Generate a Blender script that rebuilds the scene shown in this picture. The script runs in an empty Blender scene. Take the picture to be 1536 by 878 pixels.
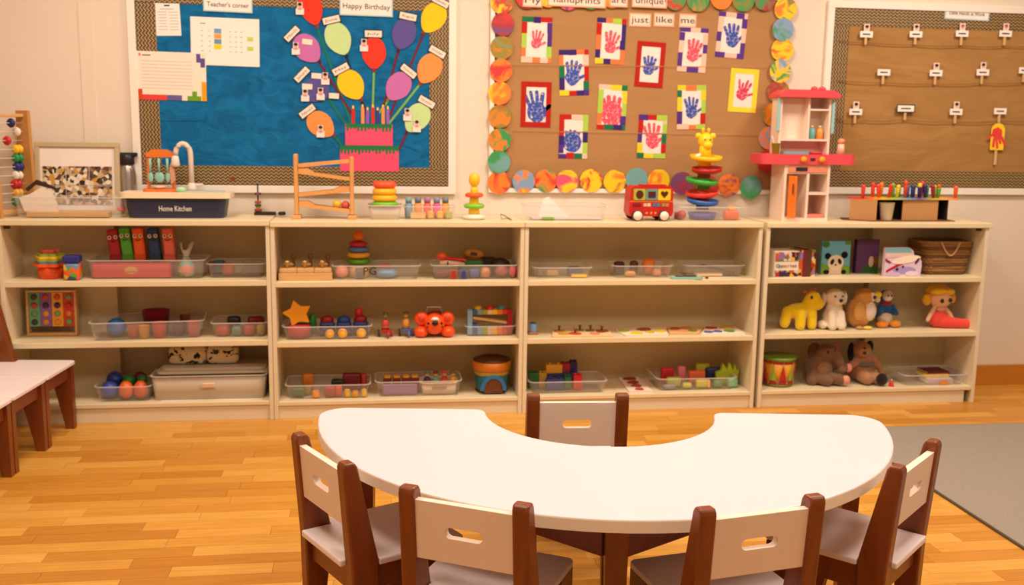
import bpy, bmesh, math, random
from mathutils import Matrix, Vector
random.seed(7)
sc = bpy.context.scene
COL = sc.collection
PI = math.pi
# ---------------------------------------------------------------- camera
CAM = (1.58029, -4.47983, 1.31649)
F_PX, YAW, PITCH, ROLL = 1500.0, 0.139706, 0.162162, 0.015072
_fw = Vector((math.sin(YAW)*math.cos(PITCH), math.cos(YAW)*math.cos(PITCH), -math.sin(PITCH)))
_r = Vector((math.cos(YAW), -math.sin(YAW), 0)); _u = _r.cross(_fw)
_R = _r*math.cos(ROLL)+_u*math.sin(ROLL); _U = -_r*math.sin(ROLL)+_u*math.cos(ROLL)
cd = bpy.data.cameras.new('camera'); cam = bpy.data.objects.new('camera', cd); COL.objects.link(cam)
mw = Matrix.Identity(4)
for i in range(3):
    mw[i][0] = _R[i]; mw[i][1] = _U[i]; mw[i][2] = -_fw[i]; mw[i][3] = CAM[i]
cam.matrix_world = mw
cd.sensor_width = 36.0; cd.lens = F_PX/1536*36.0; cd.clip_start = 0.05
cd.dof.use_dof = True; cd.dof.focus_distance = 2.5; cd.dof.aperture_fstop = 4.5
sc.camera = cam
# ---------------------------------------------------------------- world, lamps, exposure
w = bpy.data.worlds.new('world'); sc.world = w; w.use_nodes = True
w.node_tree.nodes['Background'].inputs[0].default_value = (1.0, 0.862, 0.72, 1)
w.node_tree.nodes['Background'].inputs[1].default_value = 0.22
def area(name, loc, sx, sy, energy, col=(1.0, 0.862, 0.735)):
    l = bpy.data.lights.new(name, 'AREA'); l.shape = 'RECTANGLE'; l.size = sx; l.size_y = sy
    l.energy = energy; l.color = col
    o = bpy.data.objects.new(name, l); COL.objects.link(o); o.location = loc
    return o
for i, (x, y, e) in enumerate([(0.7, -0.95, 27), (2.5, -0.95, 32), (4.3, -0.95, 30), (0.9, -2.9, 22), (2.7, -3.0, 24), (4.5, -2.9, 22)]):
    area('ceiling_lamp', (x, y, 2.66), 0.55, 0.55, e)
vs = sc.view_settings
vs.view_transform = 'Standard'; vs.look = 'None'; vs.gamma = 1.0; vs.use_curve_mapping = False
vs.exposure = 0.10
# ---------------------------------------------------------------- helpers
def P(x, y, Z):
    """point of the horizontal surface at height Z seen at photo position x, y"""
    d = _fw+_R*(x-768)/F_PX-_U*(y-439)/F_PX; s = (Z-CAM[2])/d.z
    return CAM[0]+s*d.x, CAM[1]+s*d.y
def V(x, y, Y=0.333):
    """X, Z on the upright plane at depth Y seen at photo position x, y"""
    d = _fw+_R*(x-768)/F_PX-_U*(y-439)/F_PX; s = (Y-CAM[1])/d.y
    return CAM[0]+s*d.x, CAM[2]+s*d.z
def ppm(X, Y, Z):
    return F_PX/(Vector((X, Y, Z))-Vector(CAM)).dot(_fw)
def lin(c):
    return tuple(((v/255)/12.92 if v/255 <= .04045 else ((v/255+.055)/1.055)**2.4) for v in c)
MATS = {}
def mat(name, rgb, rough=.5, var=.08, scale=40, bump=0, metal=0, alpha=1.0, stretch=None, sheen=0, spec=.5):
    if name in MATS: return MATS[name]
    m = bpy.data.materials.new(name); m.use_nodes = True; nt = m.node_tree; b = nt.nodes['Principled BSDF']
    tc = nt.nodes.new('ShaderNodeTexCoord'); nz = nt.nodes.new('ShaderNodeTexNoise'); nz.inputs['Scale'].default_value = scale
    nz.inputs['Detail'].default_value = 4
    mp = nt.nodes.new('ShaderNodeMapping'); nt.links.new(tc.outputs['Object'], mp.inputs[0]); nt.links.new(mp.outputs[0], nz.inputs['Vector'])
    if stretch: mp.inputs['Scale'].default_value = stretch
    mx = nt.nodes.new('ShaderNodeMix'); mx.data_type = 'RGBA'
    c = lin(rgb)
    mx.inputs['A'].default_value = (*[v*(1-var) for v in c], 1); mx.inputs['B'].default_value = (*[min(1, v*(1+var)) for v in c], 1)
    nt.links.new(nz.outputs['Fac'], mx.inputs['Factor']); nt.links.new(mx.outputs['Result'], b.inputs['Base Color'])
    b.inputs['Roughness'].default_value = rough; b.inputs['Metallic'].default_value = metal
    b.inputs['Specular IOR Level'].default_value = spec
    if sheen: b.inputs['Sheen Weight'].default_value = sheen
    if alpha < 1: b.inputs['Alpha'].default_value = alpha
    if bump:
        bp = nt.nodes.new('ShaderNodeBump'); bp.inputs['Strength'].default_value = bump; bp.inputs['Distance'].default_value = .004
        nt.links.new(nz.outputs['Fac'], bp.inputs['Height']); nt.links.new(bp.outputs[0], b.inputs['Normal'])
    MATS[name] = m; return m
def col(rgb, rough=.42): return mat('plastic_%d_%d_%d' % rgb, rgb, rough, .04, 20)
def paper(rgb): return mat('paper_%d_%d_%d' % rgb, rgb, .85, .05, 60, spec=.2)
def plush(rgb): return mat('plush_%d_%d_%d' % rgb, rgb, .95, .22, 140, bump=.6, sheen=.35, spec=.1)

class MB:
    def __init__(s): s.v = []; s.f = []; s.m = []; s.sm = []; s.mats = []
    def mi(s, m):
        if m not in s.mats: s.mats.append(m)
        return s.mats.index(m)
    def add(s, vs_, fs, m, T=None, smooth=False):
        o = len(s.v); k = s.mi(m)
        for p in vs_:
            p = Vector(p); s.v.append(tuple(T @ p) if T is not None else tuple(p))
        for f in fs: s.f.append([i+o for i in f]); s.m.append(k); s.sm.append(smooth)
        return s
    def box(s, c, d, m, bev=0, rot=None, seg=1):
        """c centre, d full sizes"""
        T = Matrix.Translation(c)
        if rot: T = T @ (Matrix.Rotation(rot[2], 4, 'Z') @ Matrix.Rotation(rot[1], 4, 'Y') @ Matrix.Rotation(rot[0], 4, 'X'))
        if bev:
            bm = bmesh.new(); bmesh.ops.create_cube(bm, size=1); bmesh.ops.scale(bm, vec=d, verts=bm.verts)
            bmesh.ops.bevel(bm, geom=bm.edges[:], offset=bev, segments=seg, affect='EDGES', profile=.5)
            bm.verts.index_update(); s.add([v.co for v in bm.verts], [[v.index for v in f.verts] for f in bm.faces], m, T, seg > 1); bm.free(); return s
        x, y, z = [v/2 for v in d]
        return s.add([(-x,-y,-z),(x,-y,-z),(x,y,-z),(-x,y,-z),(-x,-y,z),(x,-y,z),(x,y,z),(-x,y,z)],
                     [(0,3,2,1),(4,5,6,7),(0,1,5,4),(1,2,6,5),(2,3,7,6),(3,0,4,7)], m, T)
    def b0(s, x0, x1, y0, y1, z0, z1, m, bev=0): return s.box(((x0+x1)/2,(y0+y1)/2,(z0+z1)/2), (abs(x1-x0),abs(y1-y0),abs(z1-z0)), m, bev)
    def lathe(s, prof, m, c=(0,0,0), n=20, T=None, smooth=True):
        vs_ = []; fs = []; k = len(prof)
        for i in range(n):
            a = 2*PI*i/n
            for r, z in prof: vs_.append((c[0]+r*math.cos(a), c[1]+r*math.sin(a), c[2]+z))
        for i in range(n):
            j = (i+1) % n
            for q in range(k-1): fs.append((i*k+q, j*k+q, j*k+q+1, i*k+q+1))
        if prof[0][0] > 1e-6: fs.append([i*k for i in range(n)][::-1])
        if prof[-1][0] > 1e-6: fs.append([i*k+k-1 for i in range(n)])
        return s.add(vs_, fs, m, T, smooth)
    def ball(s, c, r, m, n=14, rot=None):
        if not hasattr(r, '__len__'): r = (r, r, r)
        T = Matrix.Translation(c)
        if rot: T = T @ (Matrix.Rotation(rot[2], 4, 'Z') @ Matrix.Rotation(rot[1], 4, 'Y') @ Matrix.Rotation(rot[0], 4, 'X'))
        T = T @ Matrix.Diagonal((*r, 1)); h = max(5, n//2)
        vs_ = [(0,0,-1)]; fs = []
        for i in range(1, h):
            t = -PI/2+PI*i/h
            for j in range(n): vs_.append((math.cos(t)*math.cos(2*PI*j/n), math.cos(t)*math.sin(2*PI*j/n), math.sin(t)))
        vs_.append((0,0,1)); L = len(vs_)-1
        for j in range(n):
            fs.append((0, 1+(j+1) % n, 1+j)); fs.append((L, 1+(h-2)*n+j, 1+(h-2)*n+(j+1) % n))
            for i in range(h-2): fs.append((1+i*n+j, 1+i*n+(j+1) % n, 1+(i+1)*n+(j+1) % n, 1+(i+1)*n+j))
        return s.add(vs_, fs, m, T, True)
    def tube(s, pts, r, m, n=8, closed=False):
        pts = [Vector(p) for p in pts]; vs_ = []; fs = []; k = len(pts)
        rr = r if hasattr(r, '__len__') else [r]*k
        for i, p in enumerate(pts):
            a = pts[(i-1) % k] if (i or closed) else p; b = pts[(i+1) % k] if (i < k-1 or closed) else p
            t = (b-a).normalized(); up = Vector((0,0,1)) if abs(t.z) < .9 else Vector((0,1,0))
            x = t.cross(up).normalized(); y = x.cross(t)
            for j in range(n): vs_.append(p+(x*math.cos(2*PI*j/n)+y*math.sin(2*PI*j/n))*rr[i])
        for i in range(k if closed else k-1):
            o = (i+1) % k
            for j in range(n): fs.append((i*n+j, i*n+(j+1) % n, o*n+(j+1) % n, o*n+j))
        if not closed: fs.append(list(range(n))[::-1]); fs.append([(k-1)*n+j for j in range(n)])
        return s.add(vs_, fs, m, None, True)
    def torus(s, c, R, r, m, n=24, k=10, axis='Z', squash=1):
        vs_ = []; fs = []
        for i in range(n):
            a = 2*PI*i/n
            for j in range(k):
                b = 2*PI*j/k; q = R+r*math.cos(b); vs_.append((q*math.cos(a), q*math.sin(a), r*squash*math.sin(b)))
        for i in range(n):
            for j in range(k): fs.append((i*k+j, ((i+1) % n)*k+j, ((i+1) % n)*k+(j+1) % k, i*k+(j+1) % k))
        T = Matrix.Translation(c)
        if axis == 'Y': T = T @ Matrix.Rotation(PI/2, 4, 'X')
        if axis == 'X': T = T @ Matrix.Rotation(PI/2, 4, 'Y')
        return s.add(vs_, fs, m, T, True)
    def prism(s, poly, a, b, m, plane='XZ', T=None):
        """poly 2d outline; a..b range along the third axis. plane XZ: third = Y, XY: Z, YZ: X"""
        n = len(poly)
        def mk(p, q): return {'XZ': (p[0], q, p[1]), 'XY': (p[0], p[1], q), 'YZ': (q, p[0], p[1])}[plane]
        vs_ = [mk(p, a) for p in poly]+[mk(p, b) for p in poly]
        fs = [list(range(n)), list(range(2*n-1, n-1, -1))]+[(i, i+n, (i+1) % n+n, (i+1) % n) for i in range(n)]
        return s.add(vs_, fs, m, T)
    def mesh(s, name):
        me = bpy.data.meshes.new(name); me.from_pydata(s.v, [], s.f)
        for m in s.mats: me.materials.append(m)
        me.polygons.foreach_set('material_index', s.m); me.polygons.foreach_set('use_smooth', s.sm)
        bm = bmesh.new(); bm.from_mesh(me); bmesh.ops.recalc_face_normals(bm, faces=bm.faces[:]); bm.to_mesh(me); bm.free()
        return me
def tag(o, label, cat, group=None):
    o['label'] = label; o['category'] = cat
    if group: o['group'] = group
    return o
def thing(name, label, cat, loc=(0,0,0), rz=0, group=None):
    o = bpy.data.objects.new(name, None); o.empty_display_size = .05; COL.objects.link(o)
    o.location = loc; o.rotation_euler = (0, 0, rz); return tag(o, label, cat, group)
def part(name, mb, parent, label=None, loc=(0,0,0), rot=None):
    me = mb if isinstance(mb, bpy.types.Mesh) else mb.mesh(name)
    o = bpy.data.objects.new(name, me); COL.objects.link(o); o.parent = parent; o.location = loc
    if rot: o.rotation_euler = rot
    if label: o['label'] = label
    return o
def solo(name, mb, label, cat, loc=(0,0,0), rz=0, group=None, rot=None):
    me = mb if isinstance(mb, bpy.types.Mesh) else mb.mesh(name)
    o = bpy.data.objects.new(name, me); COL.objects.link(o); o.location = loc; o.rotation_euler = rot or (0, 0, rz)
    return tag(o, label, cat, group)
def struct(name, mb, parent=None):
    o = bpy.data.objects.new(name, mb.mesh(name)); COL.objects.link(o)
    if parent: o.parent = parent
    else: o['kind'] = 'structure'
    return o
def copy_tree(o, parent=None):
    c = o.copy(); COL.objects.link(c); c.parent = parent
    for ch in o.children: copy_tree(ch, c)
    return c
def text(s, size, m, parent, loc, rz=0, ex=.0006, name='lettering', rx=PI/2, width=None, ry=0):
    cu = bpy.data.curves.new(name, 'FONT'); cu.body = s; cu.size = size; cu.extrude = ex; cu.align_x = 'CENTER'; cu.align_y = 'CENTER'; cu.resolution_u = 2
    t = bpy.data.objects.new(name, cu); COL.objects.link(t); bpy.context.view_layer.update()
    me = bpy.data.meshes.new_from_object(t.evaluated_get(bpy.context.evaluated_depsgraph_get())); bpy.data.objects.remove(t)
    if width:
        xs = [v.co.x for v in me.vertices]; k = width/(max(xs)-min(xs))
        for v in me.vertices: v.co.x *= k
    me.materials.clear(); me.materials.append(m)
    o = bpy.data.objects.new(name, me); COL.objects.link(o); o.parent = parent; o.location = loc; o.rotation_euler = (rx, ry, rz); return o
def ell(cx, cz, rx, rz, n=20, a0=0, a1=2*PI, rot=0):
    full = abs(a1-a0-2*PI) < 1e-6; k = n if full else n-1; out = []
    for i in range(n):
        a = a0+(a1-a0)*i/k; x, z = rx*math.cos(a), rz*math.sin(a)
        out.append((cx+x*math.cos(rot)-z*math.sin(rot), cz+x*math.sin(rot)+z*math.cos(rot)))
    return out
def rrect(cx, cz, w_, h, r, n=5):
    out = []
    for sx, sz, a in ((1,1,0), (-1,1,PI/2), (-1,-1,PI), (1,-1,1.5*PI)):
        for i in range(n+1): out.append((cx+sx*(w_/2-r)+r*math.cos(a+PI/2*i/n), cz+sz*(h/2-r)+r*math.sin(a+PI/2*i/n)))
    return out
# ================================================================ the room
M_WALL = mat('wall_paint', (230, 216, 196), .9, .02, 6, spec=.2)
M_WHITE = mat('white_frame_paint', (240, 232, 218), .6, .02, 10)
M_LAM = mat('maple_laminate', (228, 212, 178), .45, .06, 14, stretch=(1, 4, 4))
M_LAMD = mat('maple_back_panel', (206, 188, 144), .6, .05, 10)
M_EDGE = mat('shelf_edge_banding', (230, 212, 170), .4, .05, 20)
M_BROWN = mat('dark_brown_stained_wood', (126, 62, 22), .35, .35, 18, stretch=(3, 3, .5), bump=.05)
M_BASEB = mat('baseboard_wood', (196, 128, 40), .45, .15, 8, stretch=(.4, 6, 6))
WALL_Y = .345
def wall_obj(name, *b): return struct(name, MB().b0(*b, M_WALL))
wall_obj('wall_back', -1.6, 7.2, WALL_Y, WALL_Y+.1, 0, 2.7)
wall_obj('wall_left', -1.7, -1.6, -6.5, WALL_Y+.1, 0, 2.7)
wall_obj('wall_right', 7.2, 7.3, -6.5, WALL_Y+.1, 0, 2.7)
struct('ceiling', MB().b0(-1.7, 7.3, -6.5, WALL_Y+.1, 2.7, 2.8, mat('ceiling_paint', (242, 236, 226), .9, .02, 6)))
struct('baseboard_back', MB().b0(4.56, 7.2, WALL_Y-.014, WALL_Y, 0.0, .108, M_BASEB, .002))
struct('trim_1', MB().b0(.285, .345, WALL_Y-.004, WALL_Y, .9, 2.7, M_WALL, .001))
# ---- floor: a slab carrying separate wood strips
def plank_mat(name, island):
    m = bpy.data.materials.new(name); m.use_nodes = True; nt = m.node_tree; b = nt.nodes['Principled BSDF']
    tc = nt.nodes.new('ShaderNodeTexCoord'); mp = nt.nodes.new('ShaderNodeMapping'); mp.inputs['Scale'].default_value = (2.2, 40, 40)
    nz = nt.nodes.new('ShaderNodeTexNoise'); nz.inputs['Scale'].default_value = 3; nz.inputs['Detail'].default_value = 5; nz.noise_dimensions = '4D'
    if island: src = nt.nodes.new('ShaderNodeNewGeometry').outputs['Random Per Island']
    else: src = nt.nodes.new('ShaderNodeObjectInfo').outputs['Random']
    mu = nt.nodes.new('ShaderNodeMath'); mu.operation = 'MULTIPLY'; mu.inputs[1].default_value = 57; nt.links.new(src, mu.inputs[0]); nt.links.new(mu.outputs[0], nz.inputs['W'])
    nt.links.new(tc.outputs['Object'], mp.inputs[0]); nt.links.new(mp.outputs[0], nz.inputs['Vector'])
    ra = nt.nodes.new('ShaderNodeValToRGB'); e = ra.color_ramp.elements
    e[0].position = 0; e[0].color = (*lin((196, 130, 42)), 1); e[1].position = 1; e[1].color = (*lin((228, 172, 80)), 1)
    q = ra.color_ramp.elements.new(.45); q.color = (*lin((215, 152, 58)), 1)
    nt.links.new(src, ra.inputs[0])
    mx = nt.nodes.new('ShaderNodeMix'); mx.data_type = 'RGBA'; mx.blend_type = 'MULTIPLY'; mx.inputs['Factor'].default_value = .5
    rb = nt.nodes.new('ShaderNodeValToRGB'); rb.color_ramp.elements[0].color = (.62, .55, .45, 1); rb.color_ramp.elements[0].position = .3; rb.color_ramp.elements[1].position = .62
    nt.links.new(nz.outputs['Fac'], rb.inputs[0]); nt.links.new(ra.outputs[0], mx.inputs['A']); nt.links.new(rb.outputs[0], mx.inputs['B'])
    nt.links.new(mx.outputs['Result'], b.inputs['Base Color']); b.inputs['Roughness'].default_value = .38
    return m
MP1, MP2 = plank_mat('floor_strip', False), plank_mat('floor_strip_field', True)
fl = struct('floor', MB().b0(-1.7, 7.3, -6.5, WALL_Y+.1, -.1, -.004, mat('floor_joint', (120, 70, 20), .7)))
pw = .072; lens_ = [.30, .37, .44, .52]; cand = []; rest = []
y = -6.5; row = 0
while y < WALL_Y:
    x = -1.7+random.uniform(-.5, 0)
    while x < 7.3:
        k = random.randrange(4); L = lens_[k]; cx, cy = x+L/2, y+pw/2
        if x > -1.7 and x+L < 7.3 and cy+pw/2 < WALL_Y:
            d = Vector((cx, cy, 0))-Vector(CAM); z = d.dot(_fw); inside = False
            if z > .3:
                u_, v_ = 768+F_PX*d.dot(_R)/z, 439-F_PX*d.dot(_U)/z
                hid = (cy > .0 and cx < 4.5) or (3.65 < cx and cy < -.375) or (490 < u_ < 1320 and 620 < v_ < 780)
                inside = -60 < u_ < 1596 and v_ < 900 and not hid
            (cand if inside else rest).append((z, cx, cy, k))
        x += L
    y += pw; row += 1
cand.sort(); rest += cand[300:]; cand = cand[:300]
pm = [MB().b0(-L/2+.0005, L/2-.0005, -pw/2+.0005, pw/2-.0005, -.004, 0, MP1).mesh('plank') for L in lens_]
for z, cx, cy, k in cand:
    o = bpy.data.objects.new('plank', pm[k]); COL.objects.link(o); o.parent = fl; o.location = (cx, cy, 0)
fb = MB()
for z, cx, cy, k in rest:
    L = lens_[k]; fb.b0(cx-L/2+.0005, cx+L/2-.0005, cy-pw/2+.0005, cy+pw/2-.0005, -.004, 0, MP2)
o = bpy.data.objects.new('plank_field', fb.mesh('plank_field')); COL.objects.link(o); o.parent = fl; o['kind'] = 'stuff'
# ---- rug
M_RUG = mat('rug_pile', (160, 149, 136), .98, .28, 260, bump=1.0, spec=.05)
rg = thing('rug', 'large grey short-pile rug lying beside the table', 'rug', (5.2, -1.7, 0))
part('pile', MB().box((0, 0, .005), (3.1-.01, 2.65-.01, .010), M_RUG, .003), rg)
ed = MB(); me_ = mat('rug_binding', (84, 72, 58), .95, .15, 120)
for a, b, c_, d_ in ((-1.55, 1.55, -1.325, -1.315), (-1.55, 1.55, 1.315, 1.325), (-1.55, -1.54, -1.325, 1.325), (1.54, 1.55, -1.325, 1.325)): ed.b0(a, b, c_, d_, 0, .009, me_, .002)
part('binding', ed, rg)
# ================================================================ shelf units
UW = 1.13329; UH = .90; UD = .33; TH = .018
ZS = {1: (.088, .368, .638, .905), 2: (.081, .357, .630, .90), 3: (.081, .357, .630, .90), 4: (.083, .363, .634, .90)}
UX = {1: 0.0, 2: UW, 3: 2*UW, 4: 3*UW+.018}
def unit(n, label):
    x0 = UX[n]; z = ZS[n]; t = thing('shelf_unit', label, 'shelf unit', (x0, 0, 0)); w_ = UW-.002
    for a in (0, w_-TH): part('side_panel', MB().b0(a, a+TH, .002, UD, 0, z[3]-.024, M_LAM, .001), t)
    part('top', MB().b0(-.0 if n != 4 else 0, w_+(.012 if n == 4 else 0), -.006, UD+.006, z[3]-.024, z[3], M_EDGE, .002), t)
    for zz in z[1:3]: part('shelf', MB().b0(TH, w_-TH, .004, UD-.012, zz-.024, zz, M_EDGE, .0015), t)
    part('bottom_panel', MB().b0(TH, w_-TH, .004, UD-.012, z[0]-.018, z[0], M_EDGE, .0015), t)
    part('plinth', MB().b0(TH, w_-TH-(.03 if n == 4 else 0), .014, .03, 0, z[0]-.019, M_LAM, .001), t)
    part('back_panel', MB().b0(TH, w_-TH, UD-.011, UD-.001, z[0], z[3]-.024, M_LAMD), t)
    if n == 1:
        for a, b in ((z[0], z[1]-.024), (z[1], z[2]-.024), (z[2], z[3]-.024)): part('filler_panel', MB().b0(TH, .415, UD-.075, UD-.012, a, b, M_LAMD), t)
    if n == 4:
        for a, b in ((z[0], z[1]-.024), (z[1], z[2]-.024), (z[2], z[3]-.024)): part('filler_panel', MB().b0(.67, w_-TH, UD-.06, UD-.012, a, b, M_LAMD), t)
    mb_ = col((70, 45, 25))
    for a in ((TH+.004,) if n == 1 else (w_-TH-.024,) if n == 4 else ()): part('corner_bracket', MB().b0(a, a+.02, .03, .05, z[3]-.042, z[3]-.0242, mb_, .002), t)
    return t
unit(1, 'maple open shelf unit with finger puppets and giant storage bin, behind the row of chairs')
unit(2, 'maple open shelf unit carrying the orange animal toy and rainbow stacking ring tower')
unit(3, 'maple open shelf unit with flat puzzle boards on its middle shelf')
unit(4, 'maple open shelf unit full of plush animals, standing at the end beside bare wall')
ZT = {n: z[3] for n, z in ZS.items()}
# ================================================================ table
M_TOP = mat('white_laminate', (228, 211, 216), .4, .015, 5)
M_RIM = mat('table_edge_band', (244, 232, 214), .5, .03, 10)
tb = thing('horseshoe_table', 'white horseshoe table on dark brown legs, ringed by small chairs', 'table', (2.236, -1.69, 0), -.137)
def table_outline(R, ry, rn, rc, rk):
    pts = []
    # outer arc from the left corner round the front to the right corner, then the notch
    a0 = PI+rc/R*.95; a1 = 2*PI-rc/R*.95
    for i in range(49):
        a = a0+(a1-a0)*i/48; pts.append((R*math.cos(a), ry*math.sin(a)))
    for i in range(1, 7):
        a = PI/2*i/7; pts.append((R-rc*(1-math.cos(a))-.004, -rc*(1-math.sin(a))*.95))
    pts.append((rn+rk, 0))
    for i in range(1, 5):
        a = PI/2*i/5; pts.append((rn+rk*(1-math.sin(a)), -rk*(1-math.cos(a))))
    for i in range(29):
        a = -.09-(PI-.18)*i/28; pts.append((rn*math.cos(a), rn*math.sin(a)))
    for i in range(4, 0, -1):
        a = PI/2*i/5; pts.append((-rn-rk*(1-math.sin(a)), -rk*(1-math.cos(a))))
    pts.append((-rn-rk, 0))
    for i in range(6, 0, -1):
        a = PI/2*i/7; pts.append((-R+rc*(1-math.cos(a))+.004, -rc*(1-math.sin(a))*.95))
    return pts
TO = table_outline(.812, .835, .335, .085, .03)
bm = bmesh.new(); vv = [bm.verts.new((x, y, .47)) for x, y in TO]; f = bm.faces.new(vv)
ex = bmesh.ops.extrude_face_region(bm, geom=[f]); up = [g for g in ex['geom'] if isinstance(g, bmesh.types.BMVert)]
bmesh.ops.translate(bm, vec=(0, 0, .03), verts=up)
bm.normal_update(); tope = [e for e in bm.edges if all(v.co.z > .49 for v in e.verts)]
bmesh.ops.bevel(bm, geom=tope, offset=.004, segments=2, affect='EDGES', profile=.5); bmesh.ops.recalc_face_normals(bm, faces=bm.faces[:])
me = bpy.data.meshes.new('table_top'); bm.to_mesh(me); bm.free(); me.materials.append(M_TOP); me.materials.append(M_RIM)
for p in me.polygons:
    p.material_index = 0 if abs(p.normal.z) > .5 else 1
part('table_top', me, tb)
LEGP = [(-.66, -.20), (-.02, -.72), (.70, -.15), (0, -.42)]
for x, yy in LEGP: part('leg', MB().add([(x+sx*k, yy+sy*k, z) for z, k in ((0, .018), (.468, .027)) for sx, sy in ((-1,-1),(1,-1),(1,1),(-1,1))], [(0,3,2,1),(4,5,6,7),(0,1,5,4),(1,2,6,5),(2,3,7,6),(3,0,4,7)], M_BROWN), tb)
for i, j in ((0, 1), (1, 2), (3, 0), (3, 2), (1, 3)):
    (xa, ya), (xb, yb) = LEGP[i], LEGP[j]; L = math.hypot(xb-xa, yb-ya)-.062; a = math.atan2(yb-ya, xb-xa)
    part('apron', MB().box(((xa+xb)/2, (ya+yb)/2, .4145), (L, .02, .11), M_BROWN, .002, (0, 0, a)), tb)
# ================================================================ chairs
CW = .302; PT = .038
M_PANEL = mat('chair_white_panel', (240, 220, 202), .45, .03, 8)
M_SEAT = mat('chair_white_seat', (240, 228, 226), .4, .03, 8)
def soften(me, off):
    bm = bmesh.new(); bm.from_mesh(me); bmesh.ops.bevel(bm, geom=[e for e in bm.edges if e.calc_face_angle(0) > .5], offset=off, segments=2, affect='EDGES', clamp_overlap=True, profile=.5); bm.to_mesh(me); bm.free(); return me
def make_chair():
    t = thing('small_chair', '', 'chair')
    rear = [(-.150, 0), (-.156, .28), (-.176, .538), (-.170, .55), (-.146, .55), (-.138, .538), (-.085, .30), (-.085, .22), (-.112, 0)]
    front = [(.150, 0), (.150, .283), (.066, .283), (.066, .22), (.116, 0)]
    for s in (-1, 1):
        xa = s*CW/2; xb = s*(CW/2-PT)
        part('leg', soften(MB().prism(rear, min(xa, xb), max(xa, xb), M_BROWN, 'YZ').mesh('leg'), .005), t)
        xa = s*(CW/2-.002); xb = s*(CW/2-.032)
        part('leg', MB().prism(front, min(xa, xb), max(xa, xb), M_BROWN, 'YZ'), t)
        x = s*(CW/2-.02)
        part('apron', MB().b0(x-.009, x+.009, -.084, .065, .222, .282, M_BROWN, .001), t)
    part('apron', MB().b0(-CW/2+.033, CW/2-.033, .118, .136, .222, .282, M_BROWN, .001), t)
    part('apron', MB().b0(-CW/2+PT+.001, CW/2-PT-.001, -.140, -.122, .215, .282, M_BROWN, .001), t)
    xs = CW/2; xi = CW/2-PT-.001
    seat = [(-xi, -.168), (xi, -.168), (xi, -.084), (xs, -.084), (xs, .148), (xs-.012, .160), (-xs+.012, .160), (-xs, .148), (-xs, -.084), (-xi, -.084)]
    part('seat', soften(MB().prism(seat, .284, .301, M_SEAT, 'XY').mesh('seat'), .004), t)
    # backrest: panel with an oblong hand slot, leaning with the posts
    bw, z0, z1 = CW-2*PT, .388, .524; n = 8; sw, sh = .088, .026; zc = (z0+z1)/2+.002
    inner = rrect(0, zc, sw, sh, sh/2-.001, n); N = len(inner); outer = []
    for (x, z) in inner:
        dx, dz = x, z-zc; k = min((bw/2)/abs(dx) if abs(dx) > 1e-6 else 9e9, ((z1-zc) if dz > 0 else (zc-z0))/abs(dz) if abs(dz) > 1e-6 else 9e9)
        outer.append((dx*k, zc+dz*k))
    for cx_, cz_ in ((bw/2, z1), (-bw/2, z1), (-bw/2, z0), (bw/2, z0)):
        j = min(range(N), key=lambda i: (outer[i][0]-cx_)**2+(outer[i][1]-cz_)**2); outer[j] = (cx_, cz_)
    def yb(z, o): return -.158-(z-.388)*.075+o
    vs_ = []
    for o_ in (0, .018):
        vs_ += [(x, yb(z, o_), z) for x, z in inner]+[(x, yb(z, o_), z) for x, z in outer]
    fs = []
    for i in range(N):
        j = (i+1) % N
        fs += [(i, j, N+j, N+i), (2*N+i, 3*N+i, 3*N+j, 2*N+j), (i, 2*N+i, 2*N+j, j), (N+i, N+j, 3*N+j, 3*N+i)]
    part('backrest', MB().add(vs_, fs, M_PANEL), t)
    return t
chair0 = make_chair()
def seat_at(l, r, label, first=False):
    lx, ly = l; rx, ry = r; dx, dy = rx-lx, ry-ly; L = math.hypot(dx, dy); fx, fy = -dy/L, dx/L
    c = chair0 if first else copy_tree(chair0); k = .158
    c.location = ((lx+rx)/2+fx*k, (ly+ry)/2+fy*k, 0); c.rotation_euler = (0, 0, math.atan2(dy, dx)); c['label'] = label; c['group'] = 'small brown and white chairs'
seat_at((1.394, -1.995), (1.516, -2.228), 'small brown chair at the end of the table nearest the row of chairs', True)
seat_at((1.653, -2.396), (1.886, -2.525), 'small brown chair with its seat under the table, next to the row-side end chair')
seat_at((2.252, -2.587), (2.522, -2.537), 'small brown chair at the curved table edge, next to the rug-side end chair')
seat_at((2.799, -2.373), (2.992, -2.196), 'small brown chair at the table end beside the grey rug')
seat_at((2.05, -1.667), (2.301, -1.683), 'small brown chair with its back in the mouth of the table notch')
# row of chairs against the shelf unit, seats facing the room
for i, lab in enumerate(['small brown chair of the wall row touching the shelf unit', 'small brown chair second from the shelf unit in the wall row', 'small brown chair third from the shelf unit in the wall row']):
    ra_ = .09; ux, uy = -math.sin(ra_), -math.cos(ra_); fx, fy = math.cos(ra_), -math.sin(ra_); q = .153+.306*i
    c = copy_tree(chair0); c.location = (.302+ux*q-fx*.16, -.034+uy*q-fy*.16, 0); c.rotation_euler = (0, 0, -PI/2-ra_); c['label'] = lab; c['group'] = 'small brown and white chairs'
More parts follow.
